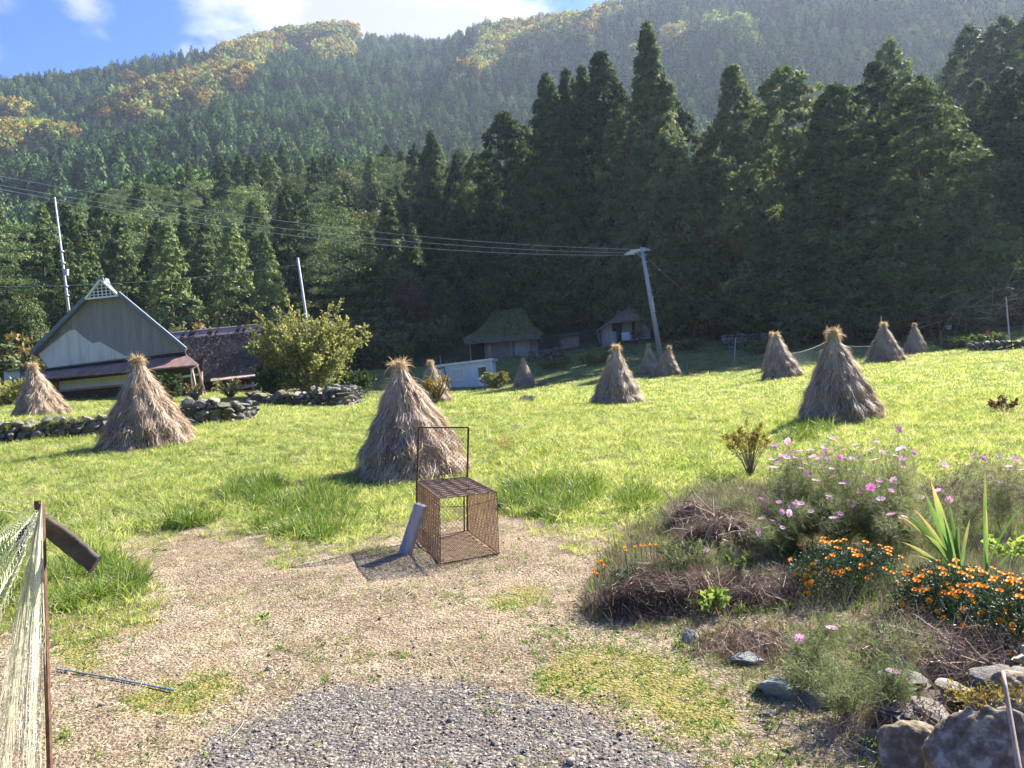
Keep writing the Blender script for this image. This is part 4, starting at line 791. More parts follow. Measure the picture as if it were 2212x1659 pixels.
# ------------------------------------------------------------------ rusty cage trap with its raised door frame
def cage():
    bl, br, kl, kr = pz(952, 1219), pz(1078, 1201), pz(901, 1164), pz(1011, 1153)
    for q in (bl, br, kl, kr): q[2] = G(q[0], q[1]) + .015
    up = P(950, 1077, bl[1]) - bl; hgt = np.linalg.norm(up)
    Tl, Tr = bl + up, P(1073, 1063, br[1]); Kl, Kr = P(901, 1040, kl[1]), P(1009.5, 1031, kr[1])
    o = thing('cage_trap', tuple((bl + br + kl + kr) / 4), 'rusty wire mesh cage with a raised door frame, on the bare ground', 'cage trap')
    c0 = (bl + br + kl + kr) / 4
    def face(name, a, b, c, d, pitch=.024, rw=.0024, diamond=(1.0, .5)):
        """diamond mesh on quad a-b-c-d"""
        a, b, c, d = [np.array(q) - c0 for q in (a, b, c, d)]; mb = MB(); W = np.linalg.norm(b - a); Hh = np.linalg.norm(d - a)
        def pt(u, v): return a * (1 - u) * (1 - v) + b * u * (1 - v) + c * u * v + d * (1 - u) * v
        sl_ = diamond[1]; nrmv = nrm(np.cross(b - a, d - a))
        for sg in (1, -1):
            for off_ in np.arange(-Hh * sl_, W + Hh * sl_, pitch):
                pts = []
                for v in np.linspace(0, 1, 9):
                    u = (off_ + sg * (v * Hh - Hh / 2) * sl_) / W
                    if 0 <= u <= 1: pts.append(pt(u, v) + nrmv * sg * .0012 + nrmv * .002 * math.sin(v * 40 + off_ * 60))
                if len(pts) > 1: tube(mb, pts, rw, 4, .5, cap=False)
        mb.build(name, M['rustmesh'], o)
    face('mesh_panel', bl, kl, Kl, Tl); face('mesh_panel', kr, br, Tr, Kr); face('mesh_panel', Tl, Kl, Kr, Tr); face('mesh_panel', bl, br, kr, kl); 
    fr = MB()
    def e(a, b, w_=.012): bar(fr, np.array(a) - c0, np.array(b) - c0, w_, w_)
    for a, b in ((bl, kl), (br, kr), (kl, kr), (bl, br), (Tl, Kl), (Tr, Kr), (Kl, Kr)): e(a, b, .009)
    for a, b in ((kl, Kl), (kr, Kr)): e(a, b, .024)
    for a, b in ((bl, Tl), (br, Tr), (Tl, Tr)): e(a, b, .006)
    a_ = Kr + np.array([-.035, 0, 0]); b_ = kr + np.array([-.035, 0, 0]); e(a_, b_, .014)
    kl2 = P(904.5, 923.5, kl[1]); kr2 = P(1012, 923.5, kr[1])
    fr.build('frame', M['rust'], o)
    dr = MB()
    for a, b, w_ in ((Kl, kl2, .020), (Kr, kr2, .020), (kl2, kr2, .014)): bar(dr, np.array(a) - c0, np.array(b) - c0, w_, w_)
    dob = dr.build('door_frame', M['rust'], o)
    # loose chicken wire in the raised frame and across the back
    def chick(name, a, b, c, d, par):
        a, b, c, d = [np.array(q) - c0 for q in (a, b, c, d)]; mb = MB(); W = np.linalg.norm(b - a); Hh = np.linalg.norm(d - a); pitch = .038
        def pt(u, v): return a * (1 - u) * (1 - v) + b * u * (1 - v) + c * u * v + d * (1 - u) * v
        for sg in (1, -1):
            for off_ in np.arange(-Hh, W + Hh, pitch):
                pts = [pt((off_ + sg * v * Hh * .8) / W, v) for v in np.linspace(0, 1, 19) if 0 <= (off_ + sg * v * Hh * .8) / W <= 1]
                if len(pts) > 1: tube(mb, pts, .0017, 3, .5, cap=False)
        mb.build(name, M['rustmesh'], par)
    chick('door_netting', Kl, Kr, kr2, kl2, o); chick('mesh_panel', kl, kr, Kr, Kl, o)
    la = MB(); q = (Tl * .35 + Tr * .65) * .72 + (Kl * .35 + Kr * .65) * .28 - c0 + np.array([0, 0, .006]); ax = nrm(Tr - Tl); dy = nrm(Kl - Tl)
    bar(la, q - ax * .05, q + ax * .05, .022, .006); bar(la, q - ax * .02 + dy * .03, q + ax * .06 + dy * .03, .014, .006); bar(la, q, q + np.array([0, 0, .03]), .006); tube(la, [Tl - c0 + (bl - Tl) * .13, (Tl + Tr) / 2 - c0 + (bl - Tl) * .17, Tr - c0 + (br - Tr) * .11], .003, 4)
    m_ = (Kl + Kr) / 2 - c0; tube(la, [m_ + np.array([-.02, 0, .012]), m_ + np.array([.03, -.05, .01]), m_ + np.array([.12, -.3, .004])], .0025, 4); rock(la, m_ + np.array([0, 0, .012]), (.014, .01, .012), seed=4, level=1)
    la.build('latch', M['rust'], o)
    # plank leaning on the left side
    bo = MB(); a1, a2 = P(859, 1194, 7.05), P(881, 1207, 6.95); a1[2] = G(a1[0], a1[1]) - .005; a2[2] = G(a2[0], a2[1]) - .005; t1, t2 = P(895, 1087, 7.0), P(915, 1095, 6.9)
    dpt = np.array([.035, .035, .0]); c1 = (a1 + a2) / 2
    bo.add(np.array([a1, a2, t2, t1, a1 + dpt, a2 + dpt, t2 + dpt, t1 + dpt]) - c1, [[0, 1, 2, 3], [7, 6, 5, 4], [0, 4, 5, 1], [1, 5, 6, 2], [2, 6, 7, 3], [3, 7, 4, 0]])
    bb = bo.build('wooden_plank', M['plank'], loc=tuple(c1)); tag(bb, 'short grey weathered plank leaning against the left side of the cage', 'plank')
    bv = bb.modifiers.new('bevel', 'BEVEL'); bv.width = .003; bv.segments = 2
cage()

# ------------------------------------------------------------------ farmhouse with the grey gable

def farmhouse():
    Yf = 46.0; base = P(240, 850, Yf); c0 = np.array([base[0], base[1], G(base[0], base[1])])
    o = thing('farmhouse', tuple(c0), 'old farmhouse with a tall grey corrugated gable and rusty skirt roof', 'house')
    def p(px, py, dy=0): return P(px, py, Yf) * 1.0 + np.array([0, dy, 0]) - c0
    back = np.array([-4.6, 11.0, 0])
    g = MB(); slab(g, [p(104, 797), p(400, 759), p(403, 752), p(262, 642), p(191, 648), p(78, 762)], (0, .12, 0)); gw = g.build('gable_wall', M['gable'], o)
    # lower left of the gable: paler sheet, glow of sun put into its colour, with its own edge
    g = MB(); slab(g, [p(105, 794.5, -.02), p(277, 772, -.02), p(240, 752, -.02), p(215, 738, -.02), p(200, 742, -.02), p(178, 727, -.02), p(163, 712, -.02), p(150, 714, -.02), p(84, 765, -.02)], (0, .018, 0)); g.build('lit_sheet', M['gablelit'], o)
    # roof: two slopes running back from the gable
    rf = MB()
    for pts in ([p(74, 764), p(224, 607), p(224, 612), p(80, 768)], [p(224, 607), p(405, 753), p(399, 757), p(224, 613)]): slab(rf, [q + np.array([0, -.25, 0]) for q in pts], back + np.array([0, .25, 0]))
    rf.build('roof', M['slate'], o)
    tr = MB()
    for a, b in ((p(74, 764, -.3), p(193, 642, -.3)), (p(261, 634, -.3), p(405, 754, -.3))): bar(tr, a, b, .22, .22)
    rk = MB(); bar(rk, p(224, 607, -.35), p(224, 607, 0) + back, .5, .3); rk.add(*[(lambda q: (q, [[0, 1, 2, 3], [7, 6, 5, 4], [0, 4, 5, 1], [1, 5, 6, 2], [2, 6, 7, 3], [3, 7, 4, 0]]))(np.array([p(215, 612, -.4), p(233, 611, -.4), p(229, 601, -.4), p(218, 602, -.4), p(215, 612, .3), p(233, 611, .3), p(229, 601, .3), p(218, 602, .3)]))][0])
    rk.build('ridge_tile', M['slate'], o); tr.build('verge_trim', M['slate'], o)
    # white framed lattice vent at the peak
    v = MB(); A1, B1, C1 = p(192, 647, -.34), p(262, 640, -.34), p(224, 606, -.34)
    bar(v, A1, C1, .1, .2, up=(0, 1, 0)); bar(v, B1, C1, .1, .2, up=(0, 1, 0)); bar(v, A1, B1, .1, .12, up=(0, 1, 0)); vo = v.build('vent_frame', M['white'], o)
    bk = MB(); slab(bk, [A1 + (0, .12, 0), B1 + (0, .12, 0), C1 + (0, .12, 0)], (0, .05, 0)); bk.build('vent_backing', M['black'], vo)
    la = MB()
    for k in range(1, 8):
        t = k / 8; q = A1 * (1 - t) + B1 * t; hh_ = min(t, 1 - t) * 2 * .92; bar(la, q + (0, .05, 0), q + (C1 - (A1 + B1) / 2) * hh_ * np.array([0, 0, 1]) + (C1[0] * 0, .05, 0), .05, .04, up=(0, 1, 0))
    for k in range(1, 5):
        t = k / 5.5; bar(la, A1 * (1 - t) + C1 * t + (0, .05, 0), B1 * (1 - t) + C1 * t + (0, .05, 0), .04, .05, up=(0, 1, 0))
    la.build('vent_lattice', M['white'], vo)
    # skirt roof
    s = MB(); sk = [p(98, 799, -.02), p(396, 768, -.02), p(456, 787.5, -1.7), p(452, 793, -1.7), p(20, 829, -1.7), p(18, 825, -1.7)]
    T = [p(98, 801, .1), p(402, 766, .1)]; E = [p(454, 788, -1.6), p(18, 826, -1.6)]
    s.add(np.array([T[0], T[1], E[0], E[1], T[0] + (0, 0, -.08), T[1] + (0, 0, -.08), E[0] + (0, 0, -.08), E[1] + (0, 0, -.08)]), [[3, 2, 1, 0], [4, 5, 6, 7], [0, 1, 5, 4], [1, 2, 6, 5], [2, 3, 7, 6], [3, 0, 4, 7]])
    s.build('skirt_roof', M['skirt'], o)
    d = MB(); slab(d, [p(100, 797, -.06), p(400, 760, -.06), p(403, 768, -.06), p(98, 803, -.06)], (0, .14, 0)); d.build('dark_eave_gap', M['black'], o)  # black strip standing in for the shaded gap above the skirt roof
    # walls below
    wl = MB(); slab(wl, [p(134, 824, -.3), p(292, 808, -.3), p(292, 829, -.3), p(134, 843, -.3)], (0, .2, 0)); slab(wl, [p(396, 812, -.3), p(436, 806, -.3), p(436, 810, -.3), p(396, 816.5, -.3)], (0, .2, 0)); wl.build('plaster_wall', M['plaster'], o)
    lw = MB(); slab(lw, [p(60, 812, -.1), p(440, 775, -.1), p(440, 900, -.1), p(60, 900, -.1)], (-3.6, 9, 0)); lw.build('lower_wall', M['darkwood'], o)
    ps = MB()
    for px in (131, 292, 330, 395, 440): bar(ps, p(px, 826 - (px - 131) * .075, -.42), p(px + 3, 880, -.42), .16)
    bar(ps, p(436, 795, -1.5), p(447, 852, -1.5), .14); bar(ps, p(450, 792, -1.55), p(462, 848, -1.3), .08); bar(ps, p(131, 845, -.4), p(290, 830, -.4), .12); ps.build('post', M['rustroof'], o)
    pi = MB(); tube(pi, [p(452, 790, -1.7), p(441, 797, -1.7), p(437, 812, -1.6), p(439, 850, -1.5)], .035, 6); pi.build('drain_pipe', M['white'], o)
    return o
farmhouse()
def poly_house(name, c, label, cat='house', grp=None):
    return thing(name, tuple(c), label, cat, grp)
def thatched_barn():
    c0 = P(500, 840, 58); c0[2] = G(c0[0], c0[1]); o = thing('thatched_barn', tuple(c0), 'dark thatched barn with patched ridge boards beside the farmhouse', 'barn')
    def p(px, py, Y): return P(px, py, Y) - c0
    # slope seen from the field, as a sagging sheet with thickness
    n, m_ = 24, 12; mb = MB(); u = np.linspace(0, 1, n); v = np.linspace(0, 1, m_)
    rl, rr_, el, er = p(360, 725, 62), p(578, 704, 62), p(400, 812, 56.5), p(606, 797, 56.5)
    V = []
    for k, th in ((0, 0), (1, -.45)):
        for j in v:
            a = rl * (1 - j) + el * j; b = rr_ * (1 - j) + er * j
            for i in u: V.append(a * (1 - i) + b * i + np.array([0, 0, th + .25 * math.sin(j * math.pi) * 0 - .12 * math.sin(i * math.pi) + .05 * math.sin(i * 23 + j * 7)]))
    V = np.array(V); f = grid_faces(m_, n); mb.add(V, np.concatenate([f[:, ::-1], f + n * m_]), .5)
    edge = []
    for j in range(m_ - 1): edge += [[j * n, (j + 1) * n, (j + 1) * n + n * m_, j * n + n * m_], [j * n + n - 1, j * n + n - 1 + n * m_, (j + 1) * n + n - 1 + n * m_, (j + 1) * n + n - 1]]
    for i in range(n - 1): edge += [[(m_ - 1) * n + i, (m_ - 1) * n + i + 1, (m_ - 1) * n + i + 1 + n * m_, (m_ - 1) * n + i + n * m_]]
    mb.f.setdefault(4, []).append(np.array(edge)); bk = [rl, rr_, er + (0, 11, 0), el + (0, 11, 0)]; slab(mb, bk, (0, 0, -.3))
    rf = mb.build('thatch_roof', M['thatch'], o)
    fb = MB(); k = 9000; i, j = rng.random(k), rng.random(k); a = rl * (1 - j)[:, None] + el * j[:, None]; b = rr_ * (1 - j)[:, None] + er * j[:, None]; q = a * (1 - i)[:, None] + b * i[:, None]
    dn = nrm(el - rl); t = np.linspace(0, 1, 3)[None, :, None]; q = q + np.array([0, -.02, .0]); d = nrm(dn + rng.normal(size=(k, 3)) * .3 + np.array([0, -.3, .2])); path_ribbons(fb, q[:, None] + d[:, None] * rng.uniform(.15, .5, k)[:, None, None] * t, .03, None, np.clip(rng.random(k) ** 1.6, 0, 1)); fb.build('thatch_ends', M['thatchfib'], rf)
    rd = MB(); x = 0.0
    bar(rd, rl + (0, -.1, .1), rr_ + (0, -.1, .12), .2, .12); bar(rd, rl + (0, -.75, -.45), rr_ + (0, -.75, -.45), .1, .1); rd.build('ridge_pole', M['greywood'], o)
    for t0, t1 in ((.0, .03), (.05, .16), (.20, .235), (.30, .42), (.47, .50), (.52, .70), (.74, .77), (.80, .90), (.92, .95)):
        a, b = rl * (1 - t0) + rr_ * t0, rl * (1 - t1) + rr_ * t1; a = a + (0, 0, .22); b = b + (0, 0, .22); dn2 = np.array([0, -.85, -.72]); bd = MB(); bd.add([a, b, b + dn2, a + dn2, a + (0, .04, .04), b + (0, .04, .04), b + dn2 + (0, .04, .04), a + dn2 + (0, .04, .04)], [[3, 2, 1, 0], [4, 5, 6, 7], [0, 1, 5, 4], [1, 2, 6, 5], [2, 3, 7, 6], [3, 0, 4, 7]]); bd.build('ridge_board', M['rustroof'], o)
    wl = MB(); slab(wl, [p(425, 800, 57.5), p(600, 788, 57.5), p(600, 868, 57.5), p(425, 868, 57.5)], (0, 6, 0)); wl.build('wall', M['darkwood'], o)
    en = MB(); slab(en, [p(520, 833, 55.5), p(566, 826, 55.5), p(566, 829, 54.4), p(518, 838, 54.4)], (0, 0, -.08)); slab(en, [p(455, 818, 56), p(575, 806, 56), p(575, 809, 55), p(455, 823, 55)], (0, 0, -.08)); en.build('lean_to_roof', M['rustroof'], o)
    ps = MB()
    for px in (470, 517, 545, 562): bar(ps, p(px, 822, 55.6), p(px + 3, 862, 55.6), .14)
    ps.build('post', M['rustroof'], o)
thatched_barn()
def cabin():
    Y = 58; c0 = P(1010, 840, Y); c0[2] = G(c0[0], c0[1]); o = thing('site_cabin', tuple(c0), 'white prefabricated site cabin with a window and a door at the field edge', 'cabin')
    def p(px, py, dy=0): return P(px, py, Y) + np.array([0, dy, 0]) - c0
    w_ = MB(); slab(w_, [p(945, 792), p(1060, 778), p(1065, 838), p(948, 856)], (.3, 2.4, 0)); w_.build('cladding', M['cladding'], o)
    r_ = MB(); slab(r_, [p(939, 789, -.15), p(1063, 774, -.15), p(1063.3, 778, -.15), p(939.5, 793, -.15)], (.35, 2.8, -.05)); r_.build('roof', M['white'], o)
    f = MB(); wa, wb, wc, wd_ = p(957, 801, -.04), p(1002, 796.5, -.04), p(1003, 820, -.04), p(958, 824, -.04)
    for a, b in ((wa, wb), (wb, wc), (wc, wd_), (wd_, wa), ((wa * .66 + wb * .34), (wd_ * .66 + wc * .34))): bar(f, a, b, .07, .07)
    fo = f.build('window_frame', M['white'], o); g = MB(); slab(g, [q + (0, .012, 0) for q in (wa, wb, wc, wd_)], (0, .02, 0)); g.build('curtain', M['curtain'], fo)
    d = MB(); slab(d, [p(1031, 792.5, -.03), p(1051, 790, -.03), p(1055, 838, -.03), p(1035, 841, -.03)], (0, .025, 0)); do = d.build('door', M['white'], o)
    g = MB(); slab(g, [p(1032.5, 794.5, -.05), p(1049.5, 792, -.05), p(1051, 811.5, -.05), p(1034, 814, -.05)], (0, .018, 0)); g.build('door_window', M['glass'], do)
    h = MB(); bar(h, p(1052, 818, -.06), p(1052.3, 821, -.06), .05); h.build('handle', M['slate'], do)
    co = MB(); bar(co, p(1060.5, 777, -.06), p(1065, 840, -.06), .09); co.build('corner_post', M['white'], o)
    m_ = MB(); rock(m_, p(1064, 801, -.12), (.14, .08, .17), seed=3, level=1, rough=0); m_.build('meter_box', M['white'], o)
    # rusty post and rail standing before the cabin
    q = thing('rusty_rail', tuple(c0 + (0, -.8, 0)), 'thin rusty post and rail standing in front of the white cabin', 'rail'); rb = MB()
    for a, b in ((p(949, 796), p(953, 838)), (p(949, 797), p(962, 794)), (p(961, 794), p(972, 838))): bar(rb, a, b, .09)
    rb.build('post', M['rust'], q)
cabin()
def hut():
    Y = 75; c0 = P(1100, 780, Y); c0[2] = G(c0[0], c0[1]); o = thing('thatched_hut', tuple(c0), 'small hut with a moss covered thatched roof in the shade of the trees', 'hut')
    def p(px, py, dy=0): return P(px, py, Y) + np.array([0, dy, 0]) - c0
    # concave hipped thatch
    ridge = [p(1068, 670, 3.2), p(1128, 664, 3.2)]; eave = [p(1003, 735, -.8), p(1165, 722, -.8), p(1178, 716, 7), p(1015, 730, 7)]; mb = MB(); rows = 9; per = 40
    V = []
    for j in range(rows):
        v = j / (rows - 1); f = v ** .75
        for i in range(per):
            u = i / per * 4; k = int(u); fr = u - k; e_ = eave[k] * (1 - fr) + eave[(k + 1) % 4] * fr; xr = np.clip((e_[0] - eave[0][0]) / (eave[1][0] - eave[0][0]), 0, 1); r_ = ridge[0] * (1 - xr) + ridge[1] * xr
            q = r_ * (1 - v) + e_ * v; q[2] = r_[2] + (e_[2] - r_[2]) * (1 - (1 - v) ** 1.0) - .42 * math.sin(v * math.pi) + .05 * math.sin(i * 2.3 + j); V.append(q)
    V2 = [q + np.array([0, 0, -.45]) for q in V]; i = np.arange(rows - 1)[:, None] * per; j = np.arange(per)[None]; j2 = (j + 1) % per; f = np.stack([i + j, i + j2, i + per + j2, i + per + j], -1).reshape(-1, 4)
    n = rows * per; lst = (rows - 1) * per; ef_ = np.array([[lst + a, lst + (a + 1) % per, n + lst + (a + 1) % per, n + lst + a] for a in range(per)]); mb.add(np.array(V + V2), np.concatenate([f[:, ::-1], f + n, ef_]), .5); ro = mb.build('thatch_roof', M['thatch'], o)
    fb = MB(); k = 9000; Vn = np.array(V).reshape(rows, per, 3); a = rng.integers(0, rows - 1, k); b = rng.integers(0, per, k); s = rng.random((k, 2)); q = (Vn[a, b] * (1 - s[:, :1]) + Vn[a, (b + 1) % per] * s[:, :1]) * (1 - s[:, 1:]) + (Vn[a + 1, b] * (1 - s[:, :1]) + Vn[a + 1, (b + 1) % per] * s[:, :1]) * s[:, 1:]
    leaves(fb, q, rng.normal(size=(k, 3)) + np.array([0, -.2, .8]), .28, .12, np.clip(.5 + rng.normal(size=k) * .25, 0, 1)); fb.build('moss', M['mossroof'], ro)
    wl = MB(); slab(wl, [p(1045, 728, .2), p(1157, 718, .2), p(1161, 776, .2), p(1048, 784, .2)], (.5, 5.5, 0)); wl.build('wall', M['greywood'], o)
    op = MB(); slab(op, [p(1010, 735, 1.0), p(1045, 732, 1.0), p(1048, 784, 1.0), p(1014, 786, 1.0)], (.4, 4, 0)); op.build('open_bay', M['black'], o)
    ps = MB()
    for px in (1014, 1047, 1080, 1098, 1108, 1145, 1158): bar(ps, p(px, 728 - (px - 1014) * .06, .1), p(px + 3, 782 - (px - 1014) * .05, .1), .14)
    ps.build('post', M['greywood'], o); sh = MB()
    for x0, x1, y0, y1 in ((1052, 1060, 745, 778), (1100, 1106, 738, 772), (1110, 1143, 734, 768)): slab(sh, [p(x0, y0, .12), p(x1, y0 - .5, .12), p(x1 + 2, y1, .12), p(x0 + 2, y1 + .5, .12)], (0, .06, 0))
    sh.build('sliding_screen', M['greyplaster'], o)
hut()
def shed():
    Y = 75; c0 = P(1350, 745, Y); c0[2] = G(c0[0], c0[1]); o = thing('storehouse', tuple(c0), 'small white walled storehouse with a gabled roof behind the utility pole', 'shed')
    def p(px, py, dy=0): return P(px, py, Y) + np.array([0, dy, 0]) - c0
    w_ = MB(); slab(w_, [p(1294, 714), p(1294, 714) * .5 + p(1320, 696) * .5, p(1322, 694), p(1358, 668), p(1403, 686), p(1409, 740), p(1298, 750)], (.4, 6, 0)); w_.build('wall', M['greyplaster'], o)
    r_ = MB()
    for a, b in ((p(1289, 713, -.5), p(1358, 663.5, -.5)), (p(1358, 663.5, -.5), p(1408, 684, -.5))):
        slab(r_, [a, b, b + (0, 0, -.16), a + (0, 0, -.16)], (.45, 7, 0))
    r_.build('roof', M['greywood'], o)
    pr = MB(); slab(pr, [p(1317, 693, -.05), p(1404, 684, -.05), p(1406, 687, -.9), p(1318, 697, -.9)], (0, 0, -.1)); pr.build('porch_roof', M['greywood'], o)
    d = MB()
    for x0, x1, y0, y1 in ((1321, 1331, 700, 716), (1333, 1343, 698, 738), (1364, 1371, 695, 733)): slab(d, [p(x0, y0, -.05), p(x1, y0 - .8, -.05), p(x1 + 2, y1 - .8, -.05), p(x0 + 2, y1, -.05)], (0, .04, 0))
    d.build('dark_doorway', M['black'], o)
    s = MB()
    for x0, x1, y0, y1 in ((1345, 1363, 697, 724), (1372, 1388, 699, 727)): slab(s, [p(x0, y0, -.08), p(x1, y0 - .8, -.08), p(x1 + 2, y1 - .8, -.08), p(x0 + 2, y1, -.08)], (0, .04, 0))
    s.build('door_panel', M['greywood'], o)
    b = MB(); bar(b, p(1295, 712, -.1), p(1299, 747, -.1), .16); bar(b, p(1331, 698, -.1), p(1334, 742, -.1), .14); bar(b, p(1404, 686, -.1), p(1408, 738, -.1), .16); bar(b, p(1333, 741, -.1), p(1409, 733, -.1), .3, .2); b.build('post', M['darkwood'], o)
    x_ = thing('old_appliance', tuple(P(1352, 735, 74)), 'pale old appliance standing in the doorway of the storehouse', 'appliance'); m_ = MB(); bar(m_, (0, 0, 0), (0, 0, .75), .7); bar(m_, (0, -.37, .45), (0, -.37, .68), .5, .04); m_.build('cabinet', M['whitepanel'], x_)
    q = P(1235, 752, 76); qq = thing('small_shack', tuple(q), 'low plank shack in deep shade between the hut and the storehouse', 'shack'); m_ = MB(); slab(m_, [P(1212, 728, 76) - q, P(1250, 724, 76) - q, P(1252, 754, 76) - q, P(1214, 758, 76) - q], (0, 3, 0)); m_.build('wall', M['greywood'], qq); m_ = MB(); slab(m_, [P(1208, 726, 75.6) - q, P(1254, 720, 75.6) - q, P(1254, 723, 75.6) - q, P(1208, 729, 75.6) - q], (0, 4, .3)); m_.build('roof', M['darkwood'], qq)
shed()
def far_shed():
    q = P(20, 815, 52); o = thing('white_shed', tuple(q), 'low white shed at the left edge behind the terrace stack', 'shed'); m_ = MB(); slab(m_, [P(8, 803, 52) - q, P(42, 798, 52) - q, P(43, 826, 52) - q, P(9, 829, 52) - q], (0, 2, 0)); m_.build('wall', M['whitepanel'], o)
    m_ = MB(); slab(m_, [P(6, 801, 51.7) - q, P(44, 796, 51.7) - q, P(44, 799, 51.7) - q, P(6, 804, 51.7) - q], (0, 2.6, 0)); m_.build('roof', M['slate'], o)
    m_ = MB(); slab(m_, [P(14, 828, 49) - q, P(60, 822, 49) - q, P(60, 825, 48) - q, P(12, 831, 48) - q], (0, 0, -.08)); m_.build('lean_to_roof', M['rustroof'], o)
far_shed()

# ------------------------------------------------------------------ dry stone walls
def stone_wall(pts, ht, size, label, thick=.5, mat='stone', cap=None, dens=1.0, sink=.05, name='stone_wall'):
    """pts: ground points [(x,y)] in order; stones laid in rough courses"""
    Pg = np.array(pts, float); c0 = np.array([Pg[0][0], Pg[0][1], G(*Pg[0])]); o = thing(name, tuple(c0), label, 'stone wall'); mb = MB()
    seg = np.linalg.norm(np.diff(Pg, axis=0), axis=1); cum = np.concatenate([[0], np.cumsum(seg)]); Lt = cum[-1]
    hs_ = ht if hasattr(ht, '__len__') else [ht] * len(Pg); z = 0.0; row = 0
    while z < max(hs_):
        s = 0.0; rh_ = size * rng.uniform(.55, .8)
        while s < Lt:
            wd_ = size * rng.uniform(.6, 1.5); t = s + wd_ / 2; x = np.interp(t, cum, Pg[:, 0]); y = np.interp(t, cum, Pg[:, 1]); hl = np.interp(t, cum, hs_)
            if z < hl:
                k = min(max(np.searchsorted(cum, min(t, Lt - 1e-6)) - 1, 0), len(seg) - 1); dv = (Pg[k + 1] - Pg[k]) / seg[k]; an = math.atan2(dv[1], dv[0]); nv = np.array([dv[1], -dv[0]])
                jx = rng.normal() * .10 * size; rock(mb, np.array([x + nv[0] * jx, y + nv[1] * jx, G(x, y) + z + rh_ / 2 - sink + rng.normal() * .06 * size]) - c0, (wd_ * .56 * rng.uniform(.85, 1.15), thick * .5, rh_ * rng.uniform(.5, .8)), an + rng.normal() * .12, int(rng.integers(1e6)), 2, .35, rng.random() ** 1.5)
            s += wd_ * .95
        z += rh_ * .78; row += 1
    mb.build('stonework', M[mat], o, False)
    return o, c0, Pg
WP = [(q[0], q[1]) for q in WL]
stone_wall([WP[1], WP[2], WP[3], ((WP[3][0] * .5 + WP[4][0] * .5), (WP[3][1] * .5 + WP[4][1] * .5))], [.46, .46, .42, .36], .26, 'low mossy dry stone retaining wall at the left below the terrace stack', .45)
stone_wall([WP[4], ((WP[4][0] + WP[5][0]) / 2, (WP[4][1] + WP[5][1]) / 2), WP[5], (WP[5][0] + .25, WP[5][1] + .9)], [.62, .64, .55, .5], .28, 'short dark dry stone wall end beside the golden-necked stack', .55)
q1, q2, q3, q4 = (ground_at(px, py, 8) for px, py in ((535, 872), (620, 878), (738, 880), (745, 872)))
stone_wall([(q1[0], q1[1]), (q2[0], q2[1]), (q3[0], q3[1]), (q4[0] + .3, q4[1] + 1.6)], [.35, .6, .85, .7], .34, 'dry stone wall under the big yellowing bush', .8)
q1, q2 = P(1140, 793, 70), P(1215, 784, 70)
stone_wall([(q1[0], q1[1]), (q2[0], q2[1])], .9, .45, 'rough stone retaining wall right below the mossy hut', .8)
q1, q2, q3 = P(1560, 752, 62), P(1640, 745, 62), P(1740, 742, 63)
stone_wall([(q1[0], q1[1]), (q2[0], q2[1]), (q3[0], q3[1])], 1.0, .45, 'shaded stone wall at the forest foot right of the utility pole', .8)
q1, q2 = P(2090, 760, 42), P(2215, 747, 41)
stone_wall([(q1[0], q1[1]), (q2[0], q2[1]), (q2[0] + 6, q2[1])], .45, .3, 'low stone wall at the right end of the field', .6)
q = P(1137, 868, 27); tag((lambda b: (rock(b, (0, 0, .12), (.36, .26, .2), seed=11, level=3, tint=.9), b.build('field_rock', M['bluestone'], smooth=False, loc=(q[0], q[1], G(q[0], q[1]))))[1])(MB()), 'single grey rock lying in the grass in mid field', 'rock')

# ------------------------------------------------------------------ poles and wires
def pole(name, top, base, Y, r0, r1, label, mat='concrete', fit=None):
    a = P(*base, Y); b = P(*top, Y); c0 = np.array([a[0], a[1], G(a[0], a[1]) - .3]); o = thing(name, tuple(c0), label, 'utility pole'); m_ = MB(); bot = c0 * 1.0; bot[:2] += (a - b)[:2] / max(b[2] - a[2], 1) * (a[2] - c0[2]); c0 = np.array(o.location); tube(m_, [bot - c0, b - c0], [r0, r1], 14); m_.build('shaft', M[mat], o, True); return o, c0, b
o, c0, PT = pole('utility_pole', (1386, 536), (1424, 752), 55, .19, .12, 'concrete utility pole with a crossarm where the three wires end, centre right')
cr = MB(); A_, B_ = P(1366, 547, 54.6), P(1402, 538, 54.6); bar(cr, A_ - c0, B_ - c0, .1, .1); bar(cr, P(1374, 546, 54.6) - c0, P(1391, 560, 54.7) - c0, .05); bar(cr, P(1383, 534, 54.6) - c0, P(1405, 541, 54.6) - c0, .06); cr.build('crossarm', M['metalpole'], o)
for px, py in ((1372, 541), (1365, 545), (1360, 549)):
    m_ = MB(); e = P(px, py, 54.6) - c0; tube(m_, [e + (-.35, 0, 0), e + (.35, 0, .02)], [.06, .06], 8); m_.build('insulator', M['white'], o, True)
m_ = MB()
for k in range(14):
    t = k / 16; q = (PT - c0) * (1 - t) + np.array([0, 0, .3]) * t; bar(m_, q + (.1, -.16, 0), q + (.28, -.16, 0), .035)
m_.build('step_bolt', M['metalpole'], o)
o2, c2, PA = pole('utility_pole', (118, 426), (152, 700), 62, .15, .07, 'slim tapering utility pole rising behind the left roof slope of the farmhouse', 'concrete')
m_ = MB(); e = P(143, 595, 61.8) - c2; bar(m_, e, e + (.03, 0, .5), .3); e = P(146, 600, 61.8) - c2; m_.build('junction_box', M['metalpole'], o2)
m_ = MB()
for py in (545, 570, 620, 640):
    e = P(133 + (py - 540) * .12, py, 62) - c2; tube(m_, [e, e + (0, 0, .12)], [.17, .17], 10)
m_.build('band', M['metalpole'], o2, True)
o3, c3, PM = pole('utility_pole', (643, 557), (662, 690), 60, .13, .09, 'plain utility pole standing behind the yellowing bush', 'concrete')
